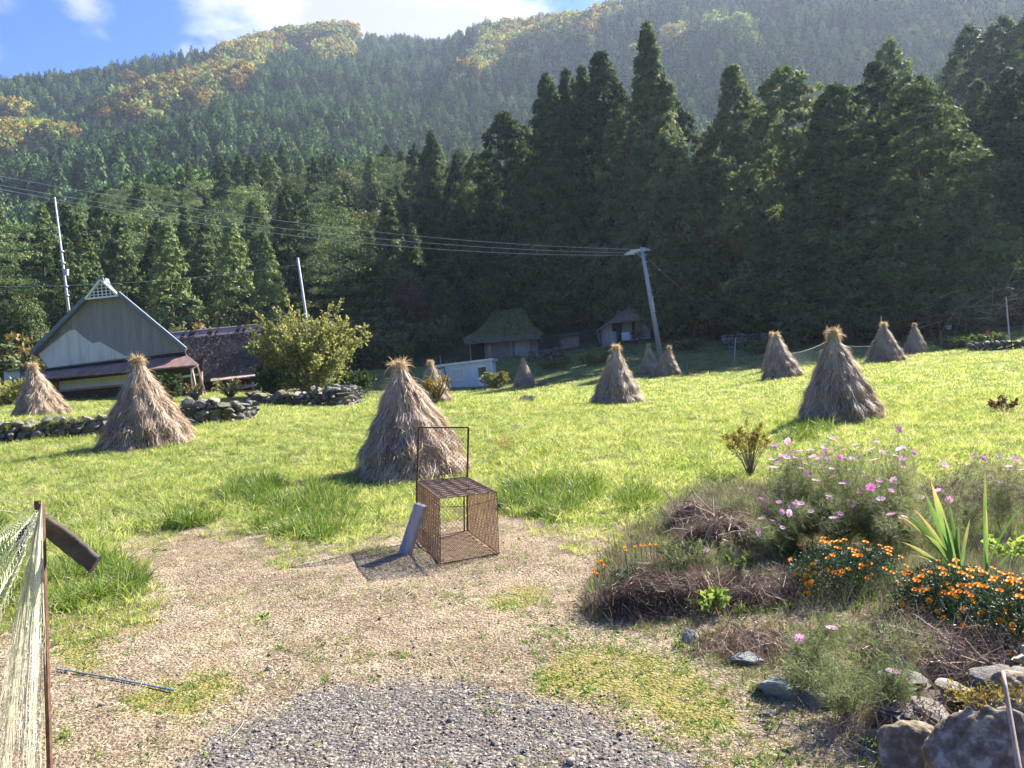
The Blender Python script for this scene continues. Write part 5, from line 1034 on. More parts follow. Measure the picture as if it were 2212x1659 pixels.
def wire(a, b, sag, label, r=.013, name='power_line', n=40):
    a, b = np.array(a), np.array(b); t = np.linspace(0, 1, n)[:, None]; p = a * (1 - t) + b * t; p[:, 2] -= (4 * sag * t * (1 - t))[:, 0]; m_ = MB(); tube(m_, p - a, r, 5); w_ = m_.build(name, M['wire'], loc=tuple(a)); tag(w_, label, 'wire', 'wires strung between the utility poles'); return w_
for (x1, y1), (x2, y2), lb, sg in (((1378, 539), (-160, 350), 'uppermost of the three wires running left from the crossarm', .95), ((1366, 546), (-160, 370), 'middle of the three wires running left from the crossarm', 1.0), ((1358, 551), (-160, 376), 'lowest of the three wires running left from the crossarm', 1.2)):
    wire(P(x1, y1, 54.6), P(x2, y2, 42), sg, lb)
wire(P(641, 572, 60), P(-100, 618, 56), .55, 'thin service wire from the middle pole towards the farmhouse ridge', .012)
wire(P(1393, 552, 55), P(1562, 702, 66), .1, 'slanting stay wire from the utility pole down to the right', .012)
m_ = MB(); rock(m_, (0, 0, 0), (.07, .07, .07), seed=2, level=1, rough=0); q = m_.build('stay_insulator', M['white'], loc=tuple(P(1424, 583, 57.0))); tag(q, 'small white ball insulator on the slanting stay wire', 'insulator')

# ------------------------------------------------------------------ distant net fences and stakes
def stake(top, base, Y, label, mat='metalpole', r=.03):
    b = P(*base, Y); t = P(*top, Y); z = G(b[0], b[1]) - .1; m_ = MB(); c = np.array([b[0], b[1], z]); tube(m_, [(0, 0, 0), t - c], r, 6); q = m_.build('fence_stake', M[mat], loc=tuple(c)); tag(q, label, 'stake')
stake((1479, 755), (1480, 812), 46, 'thin dark stake at the field edge right of the utility pole', 'rust'); stake((1589, 729), (1585, 770), 50, 'pale leaning stake on the shaded terrace', 'metalpole'); stake((1785, 708), (1787, 737), 44, 'thin stake just left of the bushy-headed stack'); stake((1903, 682), (1906, 700), 42, 'thin stake tip behind the stack with seed heads')
stake((2029, 695), (2034, 757), 44, 'thin brown stake right of the rightmost stack', 'rust', .02); stake((2173, 641), (2181, 728), 42, 'tall pale blue stake at the right end of the field', 'metalpole', .035); stake((2185, 726), (2186, 760), 41, 'short dark stake on the low wall at the right', 'rust')
stake((983, 780), (985, 835), 60, 'slender crooked stick rising behind the white cabin roof', 'greywood', .05); stake((951, 768), (953, 800), 60, 'bare stick at the left corner of the white cabin', 'greywood', .05)
def net_fence(pts, label, cell=.22, r=.007):
    """pts: (px, py_top, py_bottom, Y)"""
    T = [P(a, b, y) for a, b, c, y in pts]; B = [P(a, c, y) for a, b, c, y in pts]; c0 = B[0]; m_ = MB(); n = len(pts)
    W = sum(np.linalg.norm(B[i + 1] - B[i]) for i in range(n - 1)); H = np.mean([np.linalg.norm(T[i] - B[i]) for i in range(n)])
    def pt(u, v):
        f = min(max(u, 0), .9999) * (n - 1); i = int(f); fr = f - i; t = T[i] * (1 - fr) + T[i + 1] * fr; b = B[i] * (1 - fr) + B[i + 1] * fr; t = t - np.array([0, 0, .12 * math.sin(fr * math.pi)]); return b * (1 - v) + t * v - c0
    for sg in (1, -1):
        for off in np.arange(-H, W + H, cell):
            q = [pt((off + sg * v * H) / W, v) for v in np.linspace(0, 1, 7) if 0 <= (off + sg * v * H) / W <= 1]
            if len(q) > 1: tube(m_, q, r, 3, .5, cap=False)
    tube(m_, [pt(u, 1) for u in np.linspace(0, 1, 24)], r * .7, 4); w_ = m_.build('net_fence', M['greennet'], loc=tuple(c0)); tag(w_, label, 'net fence')
net_fence([(1150, 795, 832, 50), (1180, 800, 833, 49), (1210, 788, 826, 49), (1330, 780, 815, 47), (1420, 778, 806, 47)], 'sagging pale green net fence along the field edge below the hut', .3)
net_fence([(1700, 765, 790, 38), (1787, 737, 785, 42), (1870, 748, 780, 43), (1960, 735, 770, 46)], 'drooping green net fence behind the bushy-headed stack', .24)

# ------------------------------------------------------------------ bushes near the buildings
def branchy(name, base, H, R, nb, leafmat, label, cat, lL=.12, lw=.06, nleaf=60, spread=1.0, k=None, seed=1, upf=.9, stemr=.04, dens=.5, barkmat='twig', tb=.5, tdir=None, fillc=0, wild=0.):
    """a shrub of arching branches with leaves along their outer parts"""
    global rng; keep = rng; rng = np.random.default_rng(seed); o = thing(name, (base[0], base[1], G(base[0], base[1]) - .03), label, cat); br = MB(); lf = MB()
    for i in range(nb):
        a = rng.uniform(0, 6.28); f = rng.uniform(.25, 1) ** .7; hh_ = H * rng.uniform(.7, 1.05) * (1 - .35 * f * f) * (1 + wild * (rng.random() - .6)); f = f * (1 + wild * (rng.random() - .5)); P0 = np.array([rng.normal() * .05 * R, rng.normal() * .05 * R, 0]); end = np.array([math.cos(a) * R * f * spread, math.sin(a) * R * f * spread, hh_]); mid = np.array([end[0] * .35, end[1] * .35, hh_ * .6])
        t = np.linspace(0, 1, 9)[:, None]; c = (1 - t) ** 2 * P0 + 2 * t * (1 - t) * mid + t ** 2 * end; c += rng.normal(size=c.shape) * .012 * H * t
        tube(br, c, stemr * (1 - .85 * t[:, 0]), 5, cap=False)
        n = nleaf; tt = rng.random(n) ** dens * .75 + .25; idx = tt * 8; i0 = np.minimum(idx.astype(int), 7); fr = (idx - i0)[:, None]; q = c[i0] * (1 - fr) + c[i0 + 1] * fr; q = q + rng.normal(size=(n, 3)) * R * .09 * (1.2 - tt)[:, None]
        d = rng.normal(size=(n, 3)) * .7 + nrm(end - mid) * .8; tn_ = tb + rng.normal(size=n) * .17 + .12 * rng.normal()
        if tdir is not None: tn_ = tn_ + (q / np.array([R, R, H])) @ np.array(tdir)
        leaves(lf, q, d, lL * rng.uniform(.6, 1.25, n), lw, np.clip(tn_, 0, 1))
    if fillc:
        u = nrm(rng.normal(size=(fillc, 3))) * rng.random((fillc, 1)) ** .33; q = u * np.array([R * .8, R * .8, H * .42]) + np.array([0, 0, H * .46]); tn_ = tb + rng.normal(size=fillc) * .2 + (q / np.array([R, R, H])) @ np.array(tdir or (0, 0, 0)); leaves(lf, q, rng.normal(size=(fillc, 3)), lL, lw, np.clip(tn_, 0, 1))
    lf.build('foliage', M[leafmat], o); br.build('stems', M[barkmat], o); rng = keep; return o
b = P(672, 860, 40.5); branchy('yellowing_bush', b, 5.1, 3.0, 130, 'yellowtree', 'large spreading bush with yellowing leaves on the stone wall beside the barn', 'bush', .20, .11, 95, 1.05, seed=5, stemr=.06, tb=.34, tdir=(.1, 0, .28), fillc=2200, wild=.38)
b = P(590, 862, 41.5); branchy('dark_shrub', b, 2.0, 1.1, 40, 'broad', 'dark rounded shrub at the left foot of the yellowing bush', 'bush', .18, .1, 60, seed=6, tb=.4, fillc=500)
b = P(768, 868, 44); branchy('dark_shrub', b, 1.7, 1.3, 45, 'broad', 'very dark shrub at the right foot of the yellowing bush', 'bush', .18, .1, 60, seed=7, tb=.1, fillc=800)
b = P(368, 858, 38); branchy('green_shrub', b, 1.5, .85, 36, 'broad', 'leafy green shrub in front of the farmhouse wall, right of the golden-necked stack', 'bush', .16, .11, 40, seed=8, tb=.75, fillc=160)
b = P(420, 858, 38); branchy('dry_shrub', b, 1.1, .7, 22, 'olive', 'thin dry shrub with pale seed heads before the barn door', 'bush', .12, .05, 16, seed=9)
b = P(497, 856, 40); branchy('green_shrub', b, 1.2, .9, 26, 'yellowtree', 'small reddish and green shrub before the barn', 'bush', .14, .08, 24, seed=10, tb=.5)
b = P(945, 885, 22.3); branchy('green_shrub', b, 1.0, .55, 22, 'olive', 'small olive shrub at the foot of the half hidden stack by the cabin', 'bush', .12, .05, 26, seed=12)
m_ = MB(); a_ = np.linspace(0, 1, 14); A0, B0, C0 = P(722, 832, 38), P(752, 835, 38), P(757, 876, 38)
tube(m_, [A0 * (1 - t) ** 2 + 2 * t * (1 - t) * B0 + t * t * C0 - C0 for t in a_], .06, 8); q = m_.build('bent_pipe', M['concrete'], loc=tuple(C0)); tag(q, 'pale curved pipe arching over the right end of the wall under the yellowing bush', 'pipe')
# scrub on the shaded terrace edge and around the huts
for i, (px, py, Y, H_, R_2, mt, lb) in enumerate([(1070, 838, 54, 1.3, 1.1, 'broad', 'dark low shrub right of the white cabin'), (1200, 800, 60, 1.0, 1.6, 'broad', 'dark scrub below the small shack'), (1290, 795, 58, .9, 1.8, 'broad', 'dark scrub on the terrace edge below the storehouse'), (1480, 765, 62, 1.0, 1.8, 'broad', 'low scrub right of the utility pole base'),
        (1650, 760, 56, 1.0, 1.6, 'broad', 'low scrub behind the paired stacks'), (2060, 745, 46, .8, 1.2, 'broad', 'green shrub on the sunlit terrace right of the rightmost stack'), (2130, 742, 44, .9, 1.3, 'broad', 'round green shrub with a red flower near the blue stake'), (20, 848, 40, 1.6, 1.8, 'yellowtree', 'olive bush at the left edge behind the terrace stack')]):
    branchy('low_shrub', P(px, py, Y), H_, R_2, 34, mt, lb, 'bush', .2, .12, 34, seed=20 + i, tb=.45, fillc=400)
m_ = MB(); rock(m_, (0, 0, 0), (.16, .1, .13), seed=5, level=1); q = m_.build('red_bloom', solid('red_petals', [(0, (.5, .02, .03)), (1, (.7, .05, .06))], 9, .7, 0), loc=tuple(P(2133, 719, 42.5))); tag(q, 'red flower head on the round shrub near the blue stake', 'flower')
# brushwood pile in the pale light, far right
o = thing('brush_pile', tuple(P(2160, 690, 52)), 'tangle of bare cut branches at the right forest edge', 'brush pile'); m_ = MB(); k = 260; a0 = rng.normal(size=(k, 3)) * np.array([3.2, 1.2, .9]) + np.array([0, 0, .9]); d = nrm(rng.normal(size=(k, 3)) * np.array([1, 1, .45])); t = np.linspace(-1, 1, 5)[None, :, None]
path_ribbons(m_, a0[:, None] + d[:, None] * t * rng.uniform(.4, 1.4, k)[:, None, None] + rng.normal(size=(k, 5, 3)) * .05, .05, None, rng.random(k), .4); m_.build('branches', M['drytwig'], o)
# white bucket far right
q = P(2050, 708, 58); m_ = MB(); tube(m_, [(0, 0, 0), (0, 0, .35)], [.14, .2], 12); w_ = m_.build('white_bucket', M['white'], loc=(q[0], q[1], G(q[0], q[1]) + .5)); tag(w_, 'small white bucket on the shaded bank at the right', 'bucket')

# ------------------------------------------------------------------ near left: net on a post
def near_net():
    Y = 2.8; top = P(90, 1088, Y); bt = P(113, 1836, Y); bt[2] = G(bt[0], bt[1]) - .05
    m_ = MB(); bar(m_, (0, 0, 0), top - bt, .014, .016); tube(m_, [top - bt + (-.014, 0, -.02), top - bt + (-.014, 0, .012)], .012, 8); q = m_.build('net_post', M['rust'], loc=tuple(bt)); tag(q, 'thin rusty steel post holding up the pale net at the left', 'post')
    # gathered curtain of netting: strands fan out from the post head
    o = thing('garden_net', tuple(bt), 'pale knotted nylon net hung from the rusty post, gathered into a curtain', 'net'); g = MB(); n = 62; rows = 44
    r2 = np.random.default_rng(3)
    offs = np.sort(r2.random(n) ** .9); dz = r2.normal(size=n) * .5
    pts = np.zeros((n, rows, 3)); L = np.linspace(0, 1, rows)
    for i in range(n):
        u = offs[i]; xs = 90 + (-4 - 150 * u) * L ** .85 + 24 * L * (1 - u)
        ys = 1090 + 770 * L
        for k in range(rows):
            wob = 2.2 * math.sin(k * .9 + dz[i] * 9) * L[k]; q = P(xs[k] + wob, ys[k] + 4 * dz[i], Y - .05 + .10 * math.sin(u * 9 + 1) * L[k]); pts[i, k] = q
    for i in range(n): tube(g, pts[i] - bt, .0011, 3, cap=False)
    for k in range(2, rows - 1, 1):                      # knotted diagonals tying neighbouring strands
        for i in range(k % 2, n - 1, 2): tube(g, [pts[i, k] - bt, pts[i + 1, k + 1 if k % 3 else k - 1] - bt], .0009, 3, cap=False)
    g.build('gathered_netting', M['net'], o)
    # open meshes running off to the left edge from the head line
    g = MB(); nr, nc = 19, 30; head = P(89, 1094, Y)
    ends = [P(-95 - 1.5 * k, 1120 + 27 * k, Y + .25 * math.sin(k * .8) + .1) for k in range(nr)]
    def pt(k, f): k = min(max(k, 0), nr - 1); i = int(min(k, nr - 2)); e = ends[i] * (1 - (k - i)) + ends[i + 1] * (k - i); q = head * (1 - f) + e * f; return q + np.array([.004 * math.sin(k * 5 + f * 20), .01 * math.sin(k * 2 + f * 9), -.05 * math.sin(f * 3.14)]) - bt
    for k in range(nr - 1):
        for ph in (0, 1): tube(g, [pt(k + ((c + ph) % 2), .06 + .94 * c / nc) for c in range(nc + 1)], .0009, 3, cap=False)
    tube(g, [P(-80, 1090, Y), P(40, 1108, Y), P(88, 1092, Y)] - bt, .0016, 4, cap=False); tube(g, [P(-60, 1060, Y + .4), P(10, 1078, Y + .2), P(88, 1094, Y)] - bt, .0014, 4, cap=False)
    g.build('open_netting', M['net'], o)
    # weathered board resting on the post head, dark rag behind
    m_ = MB(); a, b = P(90, 1128, 2.86), P(206, 1220, 2.80); dr = nrm(b - a); up = nrm(np.cross(dr, [0, -1, 0])); up = up if up[2] > 0 else -up; K = 10; V = []
    for k in range(K):
        t = k / (K - 1); c = a * (1 - t) + b * t + up * .003 * math.sin(t * 3.1) ; wv_ = .033 * (.72 + .35 * math.sin(.5 + t * 2.0)) + .002 * math.sin(k * 3)
        for s, dd in ((1, -.014), (1, .012), (-1, .014), (-1, -.012)): V.append(c + up * s * wv_ + np.array([0, dd, 0]))
    F = [[0, 1, 2, 3], [(K - 1) * 4 + i for i in (3, 2, 1, 0)]] + [[k * 4 + i, k * 4 + (i + 1) % 4, k * 4 + 4 + (i + 1) % 4, k * 4 + 4 + i] for k in range(K - 1) for i in range(4)]; m_.add(np.array(V) - a, F); q = m_.build('driftwood_board', M['darkwood'], loc=tuple(a)); tag(q, 'dark weathered board sticking out to the right of the net post', 'board'); q.modifiers.new('b', 'BEVEL').width = .004
    m_ = MB(); K = 9; A_ = [P(86, 1128, 2.9), P(66, 1136, 2.9), P(50, 1150, 2.9), P(44, 1172, 2.9), P(42, 1200, 2.9)]; tube(m_, [q2 - A_[0] for q2 in A_], [.014, .020, .018, .016, .007], 7); tube(m_, [P(84, 1140, 2.9) - A_[0], P(80, 1160, 2.9) - A_[0], P(84, 1172, 2.9) - A_[0]], [.012, .014, .006], 6); q = m_.build('black_rag', M['black'], loc=tuple(A_[0])); tag(q, 'black strip of cloth tied at the head of the net post', 'rag')
near_net()
a, b = ground_at(122, 1450), ground_at(378, 1497); m, t, o_ = newmat('blue_banded_stick'); c = t.nodes.new('ShaderNodeTexCoord'); wv2 = t.nodes.new('ShaderNodeTexNoise'); wv2.inputs['Scale'].default_value = 26; mp = t.nodes.new('ShaderNodeMapping'); mp.inputs['Scale'].default_value = (1, .1, .1); t.links.new(c.outputs['Object'], mp.inputs[0]); t.links.new(mp.outputs[0], wv2.inputs[0]); r = ramp(t, [(.0, (.02, .03, .05)), (.36, (.03, .05, .08)), (.42, (.10, .19, .28)), (.60, (.13, .24, .34)), (.66, (.45, .48, .38))], wv2.outputs['Fac']); p_ = t.nodes.new('ShaderNodeBsdfPrincipled'); t.links.new(r.outputs[0], p_.inputs['Base Color']); t.links.new(p_.outputs[0], o_.inputs[0]); M['bluestick'] = m
m_ = MB(); tube(m_, [(0, 0, .012), (b - a) * .5 + (0, 0, .016), b - a + (0, 0, .012)],   .0046, 8); q = m_.build('blue_stick', M['bluestick'], loc=tuple(a)); tag(q, 'thin blue plastic garden stake lying on the bare ground', 'garden stake')

# ------------------------------------------------------------------ flower bed
def petals(mb, c, nrm_, R, n=8, w=.5, t0=.5, cup=.2, notch=True):
    nrm_ = nrm_ / np.linalg.norm(nrm_); a = nrm(np.cross(nrm_, [0.3, .2, 1.])); b = np.cross(nrm_, a); tt = t0 + rng.normal() * .15
    for i in range(n):
        an = 6.283 * i / n + rng.normal() * .06; d = a * math.cos(an) + b * math.sin(an); s = np.cross(nrm_, d); L = R * rng.uniform(.9, 1.06)
        V = [c + d * L * .12 - s * R * w * .08, c + d * L * .12 + s * R * w * .08, c + d * L * .62 + s * R * w * .46 + nrm_ * cup * R * .5, c + d * L + s * R * w * .34 + nrm_ * cup * R * .45, c + d * L * .93 + nrm_ * cup * R * .5, c + d * L - s * R * w * .34 + nrm_ * cup * R * .45, c + d * L * .62 - s * R * w * .46 + nrm_ * cup * R * .5]
        mb.add(np.array(V), [[0, 1, 2, 3, 4, 5, 6]], float(np.clip(tt + rng.normal() * .1, 0, 1)))
def cosmos(base, heads, label, leafn=260, R=.031, seed=0):
    """heads: world points of the flower heads"""
    global rng; keep = rng; rng = np.random.default_rng(seed + 500); c0 = np.array([base[0], base[1], G(base[0], base[1]) - .01]); o = thing('cosmos_plant', tuple(c0), label, 'flower plant', 'pink cosmos in the flower bed'); st = MB(); lf = MB()
    H = np.array([h for h in heads]) - c0; leafn = int(leafn * 2.4); mean = H.mean(0); fork = mean * np.array([.55, .55, .45])
    def stem(a, b, r): t = np.linspace(0, 1, 7)[:, None]; m_ = (a + b) / 2 + rng.normal(size=3) * .04; c = (1 - t) ** 2 * a + 2 * t * (1 - t) * m_ + t * t * b; tube(st, c, r * (1 - .4 * t[:, 0]), 4, .5, cap=False); return c
    main = stem(np.zeros(3), fork, .0045); allc = [main]
    for h in H:
        k = rng.integers(3, 7); allc.append(stem(main[k], h, .0024))
        if rng.random() < .8:
            e = h + rng.normal(size=3) * np.array([.07, .07, .05]); c = stem(allc[-1][4], e, .0016); rock(st, e, (.007, .007, .008), seed=1, level=1, tint=.95)
    C = np.concatenate(allc); n = leafn; q = C[rng.integers(0, len(C), n)] * np.array([1, 1, .92]); q = q + rng.normal(size=(n, 3)) * .035; q[:, 2] = np.maximum(q[:, 2], .02)
    K = 7                                        # feathery leaf: a rib with thread-like lobes
    d = nrm(rng.normal(size=(n, 3)) + np.array([0, 0, .5])); L = rng.uniform(.035, .085, n); tnt = np.clip(.5 + rng.normal(size=n) * .25, 0, 1)
    path_ribbons(lf, q[:, None] + d[:, None] * L[:, None, None] * np.linspace(0, 1, 3)[None, :, None], .0022, None, tnt)
    for kk in range(K):
        f = (kk + 1) / (K + 1); s = nrm(np.cross(d, rng.normal(size=(n, 3)))); dd = nrm(d + s * 1.1 * (1 if kk % 2 else -1)); qq = q + d * (L * f)[:, None]
        path_ribbons(lf, qq[:, None] + dd[:, None] * (L * .5)[:, None, None] * np.linspace(0, 1, 3)[None, :, None], .0018, None, tnt)
    lf.build('feathery_leaves', M['cosmosleaf'], o); st.build('stems', M['cosmosleaf'], o)
    for h in H:
        fl = MB(); nv = np.array([rng.normal() * .3, rng.normal() * .3 - .12, 1.0]) if rng.random() < .8 else np.array([rng.normal(), -1, .4]); petals(fl, h, nv, R * rng.uniform(.75, 1.15), 8, .6, .55, .3); f = fl.build('flower', M['pink'], o); ce = MB(); rock(ce, h + nv / np.linalg.norm(nv) * .003, (.006, .006, .004), seed=1, level=1, rough=0); ce.build('flower_centre', M['yellow'], f)
    rng = keep; return o
CF = [(1702, 953), (1798, 947), (1941, 928), (1893, 955), (1780, 968), (1795, 975), (1752, 972), (1883, 970), (1910, 978), (1934, 985), (1947, 990), (1975, 978), (1700, 988), (1720, 990), (1712, 998), (1755, 987), (1770, 990), (1828, 990), (1815, 988), (1840, 990), (1790, 993), (1672, 1010), (1730, 1012), (1745, 1025), (1780, 1008), (1800, 1012), (1830, 1015), (1855, 1020), (1867, 1028), (1762, 1038), (1722, 1046), (1708, 1050), (1690, 1058), (1800, 1030), (1835, 1048), (1857, 1062), (1880, 1052), (1925, 1060), (1740, 1062), (1765, 1070), (1790, 1072), (1812, 1068), (1683, 1085), (1702, 1093), (1730, 1088), (1752, 1105), (1778, 1100), (1660, 1108), (1645, 1120), (1668, 1125), (1710, 1110), (1637, 1150), (1655, 1140), (1690, 1140), (1840, 1100), (1862, 1085), (1815, 1110)]
CFr = [(2040, 1005), (2025, 1060), (2050, 1080), (2105, 985), (2125, 990), (2160, 985), (2195, 992), (2180, 1008), (2140, 1028), (2208, 1015), (2092, 1003), (1990, 1075), (2160, 1040)]
def dist_for(px, py): return np.interp(px, [1630, 1700, 1950, 2212], [6.0, 6.2, 5.6, 5.0]) + .5 * rng.normal() * .5 + np.interp(py, [940, 1150], [.4, -.5])
rx = np.random.default_rng(12); CF += [(float(x_), float(y_)) for x_, y_ in zip(rx.uniform(1645, 1970, 66), rx.uniform(960, 1130, 66))]
lbls = ['pink cosmos clump at the left edge of the flower bed, above the dry pile', 'low pink cosmos clump nearest the dry pile', 'pink cosmos clump left of the middle of the bed', 'dense pink cosmos clump in the middle of the bed', 'pink cosmos clump in the middle, just above the orange marigolds', 'tall pink cosmos clump crowned by large pale blooms', 'tallest pink cosmos, its topmost bloom alone', 'pink cosmos clump at the right of the pale blooms']
cl = {}
for px, py in CF: k = min(int((px - 1630) / 42), 7); cl.setdefault(k, []).append((px, py))
for k, hs_ in sorted(cl.items()):
    if len(hs_) < 1: continue
    D = [dist_for(*h) for h in hs_]; W = [P(h[0], h[1], d) for h, d in zip(hs_, D)]; mw = np.mean(W, 0); cosmos((mw[0] + .05, mw[1]), W, lbls[k], 150 + 46 * len(hs_), seed=k)
for k, (a_, b_) in enumerate(((0, 4), (4, 7), (7, 10), (10, 13))):
    hs_ = CFr[a_:b_]; W = [P(h[0], h[1], 6.0 + .3 * rng.normal()) for h in hs_]; mw = np.mean(W, 0); cosmos((mw[0], mw[1]), W, ['sparse pink cosmos behind the sword leaved plant', 'pink cosmos to the right of the sword leaved plant', 'pink cosmos by the right edge of the photo', 'small scattered pink cosmos above the sword leaves'][k], 170, seed=30 + k)
for k, (hs_, d, lb) in enumerate((([(1797, 1357), (1738, 1438), (1727, 1380)], 3.7, 'low cosmos with two open pink blooms in front of the marigolds'), ([(1929, 1451)], 3.3, 'low cosmos with a single tilted pink bloom beside the slabs'), ([(1568, 1168)], 5.6, 'single bright pink bloom over the dry pile'), ([(1525, 1190), (1535, 1200)], 5.4, 'tiny pink bloom low in the dry pile'), ([(1602, 1055)], 7.0, 'lone deep pink bloom beside the small leafy bush'))):
    W = [P(h[0], h[1], d + .1 * rng.normal()) for h in hs_]; mw = np.mean(W, 0); cosmos((mw[0] + .03, mw[1] + .05), W, lb, 70 if k > 1 else 330, seed=50 + k, R=.034 if k < 2 else .026)
# spent seed-head tangle of cosmos at the front
def feathery(base, R, H, n, label, seed, mat='cosmosleaf', name='feathery_weed', heads=14):
    global rng; keep = rng; rng = np.random.default_rng(seed); c0 = np.array([base[0], base[1], G(base[0], base[1])]); o = thing(name, tuple(c0), label, 'plant'); lf = MB(); st = MB()
    for i in range(26):
        a = rng.uniform(0, 6.28); f = rng.random() ** .6; e = np.array([math.cos(a) * R * f, math.sin(a) * R * f, H * rng.uniform(.5, 1.0)]); t = np.linspace(0, 1, 6)[:, None]; c = t * e * np.array([1, 1, 1]) + rng.normal(size=(6, 3)) * .01; c[:, 2] = e[2] * np.sin(t[:, 0] * 1.5); tube(st, c, .0018, 4, cap=False)
        k = n // 26; q = c[rng.integers(1, 6, k)] + rng.normal(size=(k, 3)) * .02; d = nrm(rng.normal(size=(k, 3)) + np.array([0, 0, .4])); L = rng.uniform(.02, .055, k); path_ribbons(lf, q[:, None] + d[:, None] * L[:, None, None] * np.linspace(0, 1, 3)[None, :, None] + rng.normal(size=(k, 3, 3)) * .002, .0022, None, np.clip(.6 + rng.normal(size=k) * .25, 0, 1))
        if i < heads: rock(st, c[-1], (.006, .006, .0065), seed=i, level=1, tint=1.0)
    lf.build('leaves', M[mat], o); st.build('stems', M[mat], o); rng = keep
for i, (px, py, R_2, H_, n, lb) in enumerate([(1830, 1560, .28, .26, 2400, 'feathery green weed clump spreading in front of the stone slabs'), (1760, 1500, .22, .18, 1400, 'smaller feathery clump left of the slabs'), (1940, 1440, .25, .22, 1500, 'feathery stems with round seed heads under the marigolds'), (1820, 1180, .45, .34, 3000, 'dense feathery greenery between cosmos and marigolds'), (1700, 1190, .35, .34, 2200, 'feathery greenery at the left of the marigolds'), (1960, 1180, .4, .36, 2200, 'feathery greenery left of the sword leaves'), (2080, 1150, .5, .5, 1800, 'reddish dry feathery growth behind the sword leaves')]):
    feathery(ground_at(px, py), R_2, H_, n, lb, 70 + i, 'cosmosleaf' if i != 6 else 'drytwig')
def marigold(c, R, Hh, nf, label, seed, heads=None):
    global rng; keep = rng; rng = np.random.default_rng(seed); o = thing('marigold_bush', (c[0], c[1], G(c[0], c[1]) - .02), label, 'flowering bush', 'orange marigold bushes'); lf = MB(); n = int(9000 * R / .35 * Hh / .4)
    u = nrm(rng.normal(size=(n, 3))) * (rng.random((n, 1)) ** .3); u[:, 2] = np.abs(u[:, 2]); lum = 1 + .2 * vnoise(u, seed, 4); q = u * lum[:, None] * np.array([R, R * .8, Hh]); d = u + rng.normal(size=(n, 3)) * .9; leaves(lf, q, d, rng.uniform(.012, .030, n), .0065, np.clip(.38 + rng.normal(size=n) * .22 + u[:, 2] * .15, 0, 1)); lf.build('foliage', M['marileaf'], o)
    st = MB()
    for i in range(40):
        a = rng.uniform(0, 6.28); f = rng.random() ** .5; tube(st, [(0, 0, 0), (math.cos(a) * R * f * .5, math.sin(a) * R * f * .4, Hh * .5), (math.cos(a) * R * f * .9, math.sin(a) * R * f * .75, Hh * math.sqrt(max(.05, 1 - f * f)) * .97)], .0022, 4, cap=False)
    st.build('stems', M['marileaf'], o)
    me = []
    for v in range(5):
        b = MB()
        for ring_, rr2, tl in ((14, 1, .25), (11, .72, .75), (8, .45, 1.2)):
            for i in range(ring_):
                an = 6.283 * i / ring_ + rng.random() * .3; dd = np.array([math.cos(an) * math.cos(tl), math.sin(an) * math.cos(tl), math.sin(tl)]); sd_ = np.array([-math.sin(an), math.cos(an), 0]); L = .0155 * rr2 + .004
                b.add(np.array([(0, 0, 0), dd * L * .6 + sd_ * .006, dd * L + (0, 0, -.001), dd * L * .6 - sd_ * .006]), [[0, 1, 2, 3]], float(np.clip({14: .35, 11: .6, 8: .85}[ring_] + rng.normal() * .14, 0, 1)))
        mm_ = b.mesh('flower'); mm_.materials.append(M['mariflower']); me.append(mm_)
    for i in range(nf):
        a = rng.uniform(-math.pi, math.pi) if rng.random() < .3 else rng.uniform(-math.pi, 0); el = rng.uniform(.05, 1.5) ** 1; el = math.asin(min(1, rng.random() ** .6)) ; u = np.array([math.cos(a) * math.cos(el), math.sin(a) * math.cos(el), math.sin(el)]); q = u * np.array([R, R * .8, Hh]) * (1 + .2 * float(vnoise(u[None], seed, 4)[0])) * 1.03
        f = bpy.data.objects.new('flower', me[i % 5]); COL.objects.link(f); f.parent = o; f.location = q; s = rng.uniform(.75, 1.15); f.scale = (s, s, s); f.rotation_euler = Vector(u * np.array([.6, .6, 1]) + (0, -.15, .3)).to_track_quat('Z', 'Y').to_euler()
    rng = keep
marigold(pz(1850, 1310) + (0, .12, 0), .38, .29, 66, 'marigold bush in the middle of the bed, dark green with orange blooms', 5)
marigold(pz(2080, 1385) + (0, .12, 0), .32, .29, 66, 'marigold bush at the right, left half of the bright front bank', 6)
marigold(pz(2225, 1430) + (0, .10, 0), .34, .32, 80, 'marigold bush cut by the right edge of the photo', 7)
